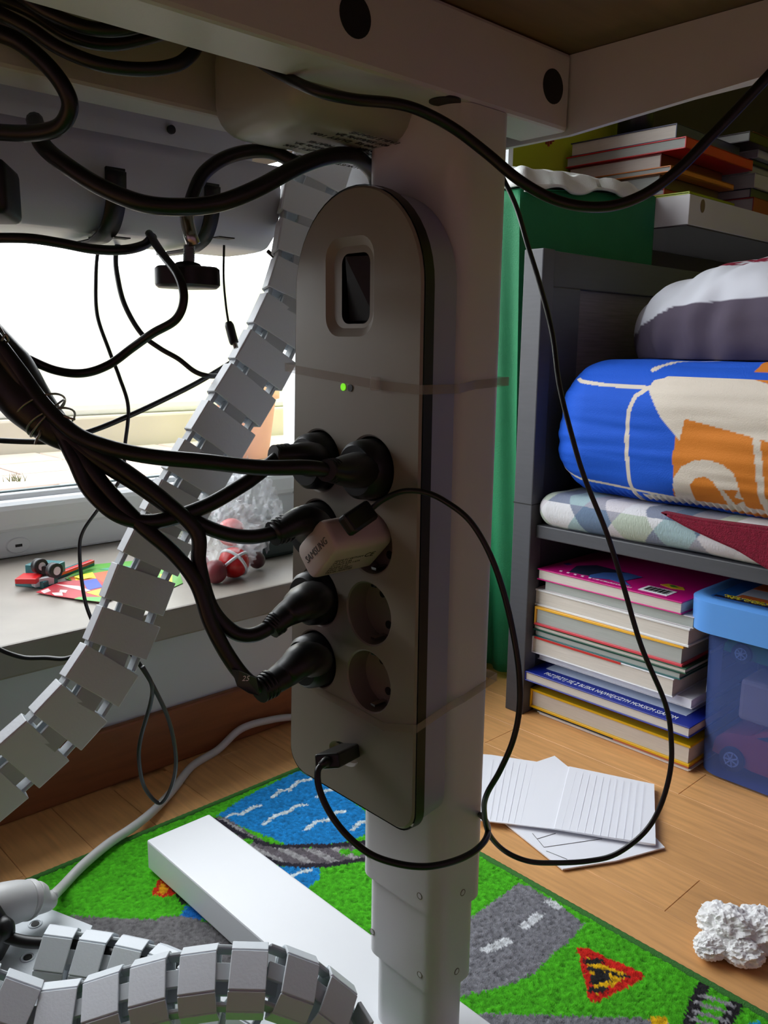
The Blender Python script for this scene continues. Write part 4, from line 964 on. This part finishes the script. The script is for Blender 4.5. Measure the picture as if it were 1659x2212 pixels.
# ---------------------------------------------------------------- storage box
sbx = thing('storage_box', 'translucent blue plastic toy box with bright blue lid under the bed', 'box', (1.16, .2, 0))
def rshell(name, x0, x1, y0, y1, z0, z1, r, m, par, taper=0, bottom=True, topf=False, bev=0):
    lo = rrect(x0+taper, x1-taper, y0+taper, y1-taper, r, 8); hi = rrect(x0, x1, y0, y1, r, 8); n = len(lo)
    v = [(a, b, z0) for a, b in lo]+[(a, b, z1) for a, b in hi]; f = [(k, (k+1) % n, n+(k+1) % n, n+k) for k in range(n)]
    if bottom: f.append(tuple(range(n))[::-1])
    if topf: f.append(tuple(range(n, 2*n)))
    o = pyd(name, v, f, m, par); bm = bmesh.new(); bm.from_mesh(o.data)
    if bev:
        bmesh.ops.bevel(bm, geom=[e for e in bm.edges if all(v_.co.z > z1-1e-5 for v_ in e.verts)], offset=bev, segments=4, affect='EDGES')
    bm.to_mesh(o.data); bm.free(); return smooth_by_angle(o, 45)
rshell('box_body', .982, 1.335, -.05, .458, .004, .200, .03, M['box'], sbx, .006)
rshell('lid_rim', .966, 1.345, -.06, .476, .193, .232, .036, M['lid'], sbx, .001, True, False)
lo = rrect(.966, 1.345, -.06, .476, .036, 8); hi = rrect(.983, 1.33, -.044, .459, .030, 8)
v = [(a, b, .232) for a, b in lo]+[(a, b, .2355) for a, b in rrect(.971, 1.34, -.055, .471, .034, 8)]+[(a, b, .2355) for a, b in rrect(.979, 1.334, -.048, .463, .031, 8)]+[(a, b, .2335) for a, b in hi]; n = len(lo)
f = [(r_*n+k, r_*n+(k+1) % n, (r_+1)*n+(k+1) % n, (r_+1)*n+k) for r_ in range(3) for k in range(n)]+[tuple(range(3*n, 4*n))]
lid = smooth_by_angle(pyd('lid', v, f, M['lid'], sbx), 60)
# label on lid
ZL = .2338
def blob_(n_, pts, z, m, par): return blob(n_, [(a, b+.03 if b > .11 else b) for a, b in pts], z, m, par)
lb = boxo('lid_label', .990, 1.10, .06, .453, ZL, ZL+.0004, plain('label_blue', (28, 92, 170)), lid, 0)
boxo('label_stripe', .992, 1.0, .06, .45, ZL+.0004, ZL+.0006, plain('label_navy', (22, 26, 60)), lid, 0)
blob_('label_orange', [(1.06, .40), (1.10, .40), (1.10, .06), (1.06, .06)], ZL+.0004, plain('label_orange', (206, 104, 50)), lid)
blob_('label_picture', [(1.008, .40), (1.058, .40), (1.058, .10), (1.008, .10)], ZL+.0004, plain('label_pale', (198, 204, 222)), lid)
blob_('label_picture', [(1.008, .398), (1.022, .396), (1.022, .10), (1.008, .10)], ZL+.0007, plain('label_orange', (206, 104, 50)), lid)
CARR = plain('label_car_red', (140, 30, 40)); blob_('label_car', [(1.014, .352), (1.022, .362), (1.030, .345), (1.034, .30), (1.028, .25), (1.016, .25), (1.018, .33)], ZL+.001, CARR, lid)
blob_('label_car', [(1.012, .315), (1.020, .315), (1.022, .295), (1.012, .29)], ZL+.0013, M['blackprint'], lid)
for k in range(2):
    text('lid_lettering', ('turbo modele aut', 'Royal Crusher')[k], .0088, (1.006-.0062*k, .442-.004*k, ZL+.0012), (0, -1, 0), (1, 0, 0), plain('label_yellow', (235, 215, 30)), lid, .0002, shear=.4)
text('lid_lettering', 'HOT', .03, (1.078, .36, ZL+.0012), (0, -1, 0), (1, 0, 0), plain('label_pale', (198, 204, 222)), lid, .0002, shear=.3) if 0 else None
blob_('label_white_panel', [(1.066, .35), (1.085, .345), (1.095, .10), (1.066, .10)], ZL+.0008, plain('label_pale', (198, 204, 222)), lid)
for k in range(3): blob_('label_dark_stroke', [(1.068, .30-k*.05), (1.09, .315-k*.05), (1.09, .305-k*.05), (1.068, .295-k*.05)], ZL+.0013, M['blackprint'], lid)
boxo('side_sticker', 1.012, 1.05, .4565, .4572, .10, .155, M['whiteprint'], sbx, 0)
# toy cars inside
def toy_car(lab, x0, yf, z0, L, H, colr, wr, wd=.07):
    t = thing('toy_car', lab, 'toy car', (x0, yf, z0))
    m = plain('car_%d_%d_%d' % colr, colr, .25)
    x0 += .0
    pr = [(0, .25), (.02, .55), (.10, .72), (.25, .80), (.38, 1.0), (.62, 1.0), (.80, .78), (.97, .66), (1, .3), (.97, .12), (.03, .12)]
    sp_ = spline([(0, yf-a*L, z0+b*H) for a, b in pr], 4)
    bdy = prism('car_body', [(x0+.004, p_.y, p_.z) for p_ in sp_[:-1]], (wd, 0, 0), m, t)
    prism('car_window', [(x0+.0035, yf-a*L, z0+b*H) for a, b in ((.30, .80), (.41, .94), (.60, .94), (.74, .79))], (.0005, 0, 0), plain('tinted_window', (30, 34, 42), .15), t)
    for a in (.15, .80):
        c = Vector((x0, yf-a*L, z0+wr))
        wl = cylo('wheel', c, c+Vector((.018, 0, 0)), wr, M['black'], t, 28)
        cylo('wheel_hub', c-Vector((.0006, 0, 0)), c, wr*.62, plain('silver_hub', (175, 178, 184), .3), wl, 24); cylo('wheel_gap', c-Vector((.0009, 0, 0)), c-Vector((.0006, 0, 0)), wr*.5, plain('hub_shadow', (70, 72, 78)), wl, 20)
        for k in range(7):
            an = k*2*math.pi/7; dvv = Vector((0, math.cos(an), math.sin(an))); bm = bmesh.new(); add_tube(bm, [c-Vector((.0014, 0, 0)), c-Vector((.0014, 0, 0))+dvv*wr*.6], wr*.07, 6); obj('wheel_spoke', bm, plain('silver_hub', (175, 178, 184), .3), wl)
    return t
g_ = onx(1600, 1415, .995)
toy_car('green toy car seen through the box near its lid', .996, g_.y+.024, g_.z-.0115, .16, .042, (20, 120, 60), .0125)
g_ = onx(1578, 1648, .997)
toy_car('orange-red toy car at the bottom of the translucent box', .998, g_.y+.027, .012, .18, .066, (190, 50, 24), .0158)
boxo('toy_block', 1.0, 1.06, .20, .41, .082, .136, plain('toy_tan', (176, 140, 112), .5), None, .006, 3); props(bpy.data.objects['toy_block'], 'tan plastic toy piece in the middle of the translucent box', 'toy')
boxo('toy_block', 1.075, 1.13, .10, .40, .012, .10, plain('toy_navy', (28, 44, 96), .5), None, .006, 3); props(bpy.data.objects['toy_block.001'], 'dark blue toy piece behind the orange toy car in the box', 'toy')

# ================================================================ green cloth, towel, shelf with books
def drape():
    X0_, X1_, Y0_, Y1_, H = 1.022, 1.398, .80, .985, .757
    n1, n2, nz = 90, 60, 40; V, F = [], []
    path = []
    for k in range(n2): path.append((X0_, Y1_-(Y1_-Y0_)*k/n2, 0))
    for k in range(n1+1): path.append((X0_+(X1_-X0_)*k/n1, Y0_, 1))
    for j in range(nz+1):
        q = 1-j/nz
        for i, (x, y, s) in enumerate(path):
            z = .012+(H+.036*max(0, x-X0_)/(X1_-X0_)-.012)*j/nz; wv = (math.sin(i*.33+1.3*math.sin(z*3))*.005+noise.noise(Vector((i*.12, z*2, 0)))*.010)*((.05+.5*q) if s else (.5+q))
            if s: x2, y2 = x, y-wv*.7*min(1, (x-X0_)*12)-.004*q
            else: x2, y2 = x+wv*.9-.0*q, y
            V.append((x2+.03*q*(1-min(1, (x-X0_)*3)), y2, z))
    n = len(path)
    for j in range(nz):
        for i in range(n-1): F.append((j*n+i, j*n+i+1, (j+1)*n+i+1, (j+1)*n+i))
    b = len(V); V += [(X0_, Y1_, H), (X0_, Y0_, H), (X1_, Y0_, H+.036), (X1_, Y1_, H+.036)]; F.append((b, b+1, b+2, b+3))
    return V, F
V, F = drape(); o = pyd('green_cloth', V, F, M['green'], None, False); md = o.modifiers.new('s', 'SOLIDIFY'); md.thickness = .002; md.offset = 1
smooth_by_angle(o, 40); props(o, 'bright green cloth draped to the floor between window and bed', 'cloth')
# crumpled white towel on top
def towel():
    bm = bmesh.new(); nx_, ny_ = 120, 50; V, F = [], []
    for i in range(nx_+1):
        for j in range(ny_+1):
            u, w_ = i/nx_, j/ny_
            x = 1.018+u*.32; y = .787+w_*.15
            zb = .7598+.036*(x-1.022)/.376
            edge = min(1, u*10, (1-u)*9, w_*9, (1-w_)*7)
            r = .5+.5*math.sin(w_*15+2.5*noise.noise(Vector((u*4, 0, 2)))+2*math.sin(u*3))
            z = zb+.001+(.014+.008*r+.009*noise.noise(Vector((u*9, w_*5, 4)))+.012*max(0, math.sin(w_*3.1)))*edge**.4*(1-.25*u)
            z = max(z, zb+.0005)
            if w_ < .1: z = zb+.004-.012*(1-w_/.1)*(.6+.4*math.sin(u*16+1)); y = .7955-.006*(1-w_/.1)
            V.append((x+.006*noise.noise(Vector((u*8, w_*6, 9))), y+.008*noise.noise(Vector((u*9, w_*5, 2))), z))
    for i in range(nx_):
        for j in range(ny_): q = i*(ny_+1)+j; F.append((q, q+ny_+1, q+ny_+2, q+1))
    return V, F
V, F = towel(); o = pyd('white_towel', V, F, M['whitecloth'], None, True); md = o.modifiers.new('s', 'SOLIDIFY'); md.thickness = .004; md.offset = 1
props(o, 'rumpled white towel lying on top of the green cloth', 'towel')
sh = thing('wall_shelf', 'white floating shelf over the headboard carrying piled books', 'shelf', (1.9, .86, .74))
boxo('shelf_board', 1.402, 2.395, .737, .998, .743, .792, M['shelfw'], sh, bev=.001)
q = ony(1518, 445, .7365); o = disc_on('wood_grain_sticker', q, (0, -1, 0), .011, sh, plain('sticker_brown', (110, 85, 70)), .0004)
for v_ in o.data.vertices: v_.co.x = q.x+(v_.co.x-q.x)*.7
boxo('painted_shade_board', 1.404, 2.395, .739, .96, .7405, .743, plain('painted_shelf_shade', (62, 57, 60), .7), sh, bev=0)  # added dark sheet, its colour stands in for shade under the shelf
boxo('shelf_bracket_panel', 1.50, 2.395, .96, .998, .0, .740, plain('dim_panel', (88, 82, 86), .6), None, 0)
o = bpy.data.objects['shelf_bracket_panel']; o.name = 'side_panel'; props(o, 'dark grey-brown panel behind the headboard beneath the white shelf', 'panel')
dkp = boxo('dark_board', 1.66, 2.395, .97, .999, .80, 1.5, plain('dark_olive_board', (54, 52, 34), .7), None, 0); props(dkp, 'dark olive board against the wall behind the shelf books', 'board')
def sbook(lab, x0, y0, y1, z0, z1, cover, wid, group='books piled on the white shelf', pages='pages2', rot=0):
    t = thing('book', lab, 'book', (x0+wid/2, (y0+y1)/2, z0), group); m = plain('cover_%d_%d_%d' % cover, cover, .35)
    cxm = Vector((x0, y0, z0)); R = Matrix.Translation(cxm) @ Matrix.Rotation(rot, 4, 'Z') @ Matrix.Translation(-cxm)
    for z_, nm in ((z0, 'back_cover'), (z1-.0018, 'front_cover')):
        bm = bmesh.new(); add_box(bm, x0, x0+wid, y0, y1, z_, z_+.0018, .0003, 1, R); obj(nm, bm, m, t)
    bm = bmesh.new(); add_box(bm, x0, x0+wid, y0, y0+.002, z0+.0002, z1-.0002, .0004, 1, R); obj('spine', bm, m, t)
    bm = bmesh.new(); add_box(bm, x0+.003, x0+wid-.003, y0+.002, y1-.002, z0+.0018, z1-.0018, 0, 1, R); obj('page_block', bm, M[pages], t)
    return t
sbook('thin yellow-green book at the bottom of the left shelf pile', 1.405, .74, .97, .7922, .797, (170, 190, 40), .17)
sbook('red-covered book second from bottom of the left shelf pile', 1.41, .79, .98, .7972, .808, (160, 36, 40), .2)
sbook('brown-covered book with white pages, low in the left shelf pile', 1.41, .80, .985, .8082, .832, (92, 66, 52), .22)
sbook('orange-covered book jutting out of the left shelf pile', 1.40, .775, .985, .8322, .8425, (206, 120, 50), .24)
sbook('thick maroon-covered book with cream pages on the left shelf pile', 1.41, .80, .99, .8427, .8665, (110, 16, 26), .23, pages='pages')
sbook('bright red hardcover jutting forward near the top of the shelf pile', 1.402, .752, .992, .8668, .8855, (200, 20, 34), .26)
sbook('navy-spined white-paged book topmost on the left shelf pile', 1.405, .772, .985, .8858, .910, (52, 54, 84), .24, pages='pages')
sbook('dark book leaning back above the pile, its grey pages showing', 1.612, .74, .90, .9105, .928, (40, 20, 24), .2)
for k, (lab, cv, y0, th) in enumerate((('red book with worn spine at the bottom of the right shelf pile', (140, 24, 34), .75, .030), ('black book with blue sheen low in the right shelf pile', (34, 38, 56), .76, .018), ('white book with upright lettering in the right shelf pile', (178, 176, 172), .757, .028), ('grey book halfway up the right shelf pile', (150, 152, 150), .77, .016), ('dark slim book between two white ones, right shelf pile', (50, 56, 56), .765, .009), ('white magazine-like book high in the right shelf pile', (186, 190, 188), .755, .016), ('brown book with red edge near top of right shelf pile', (96, 60, 44), .77, .017), ('orange-backed book topmost on the right shelf pile', (190, 104, 40), .765, .014))):
    z0 = .7925+sum((.030, .018, .028, .016, .009, .016, .017, .014)[:k])+.0003*k
    sbook(lab, 1.675+.006*(k % 3), y0, .97, z0, z0+th, cv, .19)
jar = thing('dark_canister', 'dark canister with pale lettering standing behind the shelf books', 'canister', (1.56, .945, .9105))
cylo('canister_body', (1.56, .945, .9107), (1.56, .945, 1.06), .034, plain('canister_dark', (26, 32, 32), .3), jar, 32)
text('canister_lettering', 'STAR', .016, (1.536, .914, .925), (1, -.4, 0), (0, 0, 1), M['whiteprint'], jar, .0002)
# red stickers on lime wall
st = ony(1186, 300, .9985)
# handprint-like red streaks
rs = thing('wall_sticker', 'small red streaky sticker on the lime wall above the towel', 'sticker', tuple(st))
for k in range(4):
    a_, b_ = ony(1182+k*4, 286, .9985), ony(1180+k*5, 316-abs(k-1)*5, .9985); tubeo('streak', [a_, (a_+b_)/2+Vector((.001, 0, 0)), b_], .0022, plain('sticker_red', (140, 40, 20)), rs, 6, 2)
a_, b_ = ony(1203, 285, .9985), ony(1208, 298, .9985); tubeo('streak', [a_, b_], .002, plain('sticker_red', (140, 40, 20)), rs, 6, 1)

# ================================================================ things on the sill
SZ = .2172
lc = thing('toy_vehicle', 'small teal and red toy vehicle with black wheels on the sill', 'toy', tuple(onz(110, 1245, SZ)))
def pxbox(name, a, b, wdt, z0, z1, m, par, bev=.001):
    A, B = onz(*a, SZ+z0), onz(*b, SZ+z0); A.z = B.z = SZ+z0; e = (B-A); L = e.length; e = e/L; s = Vector((-e.y, e.x, 0))
    mt = Matrix((e, s, UP)).transposed().to_4x4(); mt.translation = A; bm = bmesh.new(); add_box(bm, 0, L, 0, wdt, 0, z1-z0, bev, 2, mt); return obj(name, bm, m, par)
TE = plain('teal_brick', (28, 100, 106), .25); RD = plain('red_brick', (196, 30, 34), .25); BK = M['black']
pxbox('lower_plate', (32, 1266), (95, 1272), .03, 0, .009, TE, lc); pxbox('upper_plate', (32, 1262), (78, 1262), .03, .009, .016, RD, lc); pxbox('white_bumper', (76, 1270), (118, 1262), .012, .002, .013, M['pvc'], lc)
pxbox('cab', (55, 1242), (115, 1246), .03, .012, .026, TE, lc); pxbox('cab_side', (86, 1250), (118, 1247), .016, .010, .026, BK, lc)
for px, py in ((86, 1222), (118, 1232)):
    c = onz(px, py+13, SZ+.018); c.z = SZ+.026; dv = Vector((.3, -.95, 0)).normalized(); wl = cylo('wheel', c-dv*.005, c+dv*.005, .0098, BK, lc, 24); cylo('wheel_hub', c+dv*.005, c+dv*.0056, .0055, M['pvc'], wl, 20)
tr = thing('toy_strip', 'long red and teal toy strip lying behind the leaflets on the sill', 'toy', tuple(onz(150, 1240, SZ)))
pxbox('strip_base', (118, 1254), (205, 1222), .012, 0, .008, TE, tr); pxbox('strip_top', (120, 1249), (205, 1216), .008, .008, .0125, RD, tr)
def leaflet(name, poly, z, colr, lab, bits):
    t = thing(name, lab, 'leaflet', tuple(onz(*poly[0], SZ)), 'coloured leaflets on the window sill')
    prism('sheet', [onz(x, y, z) for x, y in poly], (0, 0, .0006), plain('leaf_%d_%d_%d' % colr, colr, .35), t)
    for k, (pp_, cc_) in enumerate(bits): prism('printed_area', [onz(x, y, z+.0007) for x, y in pp_], (0, 0, .00015+.00003*k), plain('leaf_%d_%d_%d' % cc_, cc_, .35), t)
    return t
leaflet('leaflet', [(160, 1238), (180, 1222), (290, 1212), (380, 1215), (395, 1260), (330, 1290), (250, 1290), (140, 1250)], SZ+.0003, (74, 150, 40), 'green leaflet with yellow and orange shapes, right of the toy strip', [([(148, 1247), (240, 1232), (300, 1240), (250, 1262), (170, 1268)], (196, 90, 40)), ([(160, 1245), (200, 1236), (208, 1250), (165, 1256)], (240, 216, 20)), ([(345, 1240), (372, 1242), (372, 1266), (350, 1272)], (240, 216, 20)), ([(215, 1230), (260, 1222), (330, 1228), (300, 1236)], (60, 140, 120))])
leaflet('leaflet', [(78, 1280), (128, 1258), (210, 1250), (260, 1285), (222, 1302), (120, 1288)], SZ+.0022, (176, 36, 50), 'red, blue and yellow leaflet in front on the sill', [([(178, 1255), (208, 1250), (222, 1268), (190, 1275)], (30, 70, 170)), ([(186, 1280), (225, 1270), (245, 1276), (222, 1290)], (240, 216, 20)), ([(120, 1262), (170, 1266), (196, 1276), (186, 1278), (150, 1270)], (226, 190, 190)), ([(88, 1277), (104, 1271), (110, 1277), (96, 1282)], (226, 190, 190)), ([(112, 1281), (134, 1280), (136, 1287), (118, 1286)], (235, 235, 235)), ([(130, 1274), (146, 1275), (142, 1281), (128, 1279)], (226, 190, 190)), ([(170, 1290), (222, 1290), (222, 1301), (160, 1294)], (74, 160, 60)), ([(178, 1252), (160, 1246), (172, 1243), (205, 1246)], (240, 216, 20))])
# plastic bag of toys
bagc = onz(530, 1255, SZ)
def wrinkled(parts, seed, amp, sub=5):
    bm = bmesh.new()
    for (c, r) in parts:
        rr = bmesh.ops.create_icosphere(bm, subdivisions=sub, radius=1)
        for v_ in rr['verts']:
            p_ = v_.co.copy(); q = Vector((p_.x*2.2+seed, p_.y*2.2, p_.z*1.4)); k = 1-amp*(abs(noise.noise(q*1.3))*1.3+abs(noise.noise(q*3.3))*.8)
            tp = 1-.35*max(0, p_.z)
            v_.co = Vector((c[0]+p_.x*r[0]*k*tp, c[1]+p_.y*r[1]*k*tp, max(c[2]+p_.z*r[2]*k, SZ+.0006)))
    return bm
b0 = onz(520, 1235, SZ)
bag = thing('plastic_bag', 'clear crinkled plastic bag of toys standing on the stone sill', 'bag', tuple(b0))
obj('bag_film', wrinkled([((.63, 1.0, SZ+.055), (.075, .075, .075)), ((.70, 1.03, SZ+.075), (.06, .05, .085))], 3.1, .45), M['clearplastic'], bag, False)
def toyball(name, px, py, h, r, m, lab, cat='toy'):
    c = onz(px, py+20, SZ+h); 
    bm = bmesh.new(); bmesh.ops.create_uvsphere(bm, u_segments=32, v_segments=20, radius=r)
    for v_ in bm.verts: v_.co += Vector((c.x, c.y, SZ+h))
    return props(obj(name, bm, m, None, True), lab, cat), Vector((c.x, c.y, SZ+h))
b1, bc1 = toyball('toy_ball', 505, 1195, .022, .021, RD, 'red and white toy ball inside the clear bag, lower one', 'ball')
for ax_ in (Vector((1, .2, .6)), Vector((-.3, .7, .8))):
    n_ = ax_.normalized(); u1 = n_.orthogonal().normalized(); u2 = n_.cross(u1); bm = bmesh.new(); add_tube(bm, [bc1+u1*.0208*math.cos(t)+u2*.0208*math.sin(t) for t in np.linspace(0, 2*math.pi, 41)], .0024, 6, caps=False, ); obj('white_stripe', bm, M['pvc'], b1, True)
b2, bc2 = toyball('toy_ball', 500, 1130, .055, .02, plain('pale_red_toy', (206, 80, 80), .3), 'pale red toy ball inside the clear bag, upper one', 'ball')
toyball('toy_lump', 465, 1215, .016, .016, plain('maroon_toy', (110, 40, 46), .4), 'maroon toy lump at the left bottom of the clear bag')
toyball('toy_lump', 555, 1190, .014, .012, plain('dark_maroon_toy', (70, 30, 30), .4), 'dark maroon toy lump right of the red and white ball')
toyball('toy_lump', 430, 1200, .015, .015, plain('white_pink_toy', (214, 190, 200), .4), 'pinkish white toy lump at the far left of the clear bag')
g2 = onz(612, 1215, SZ)
bm = bmesh.new(); add_box(bm, g2.x-.02, g2.x+.05, g2.y+.03, g2.y+.06, SZ+.0004, SZ+.038, .006, 3); props(obj('dark_box', bm, plain('dark_green_thing', (34, 52, 48), .4)), 'dark green box behind the bag on the sill', 'box')
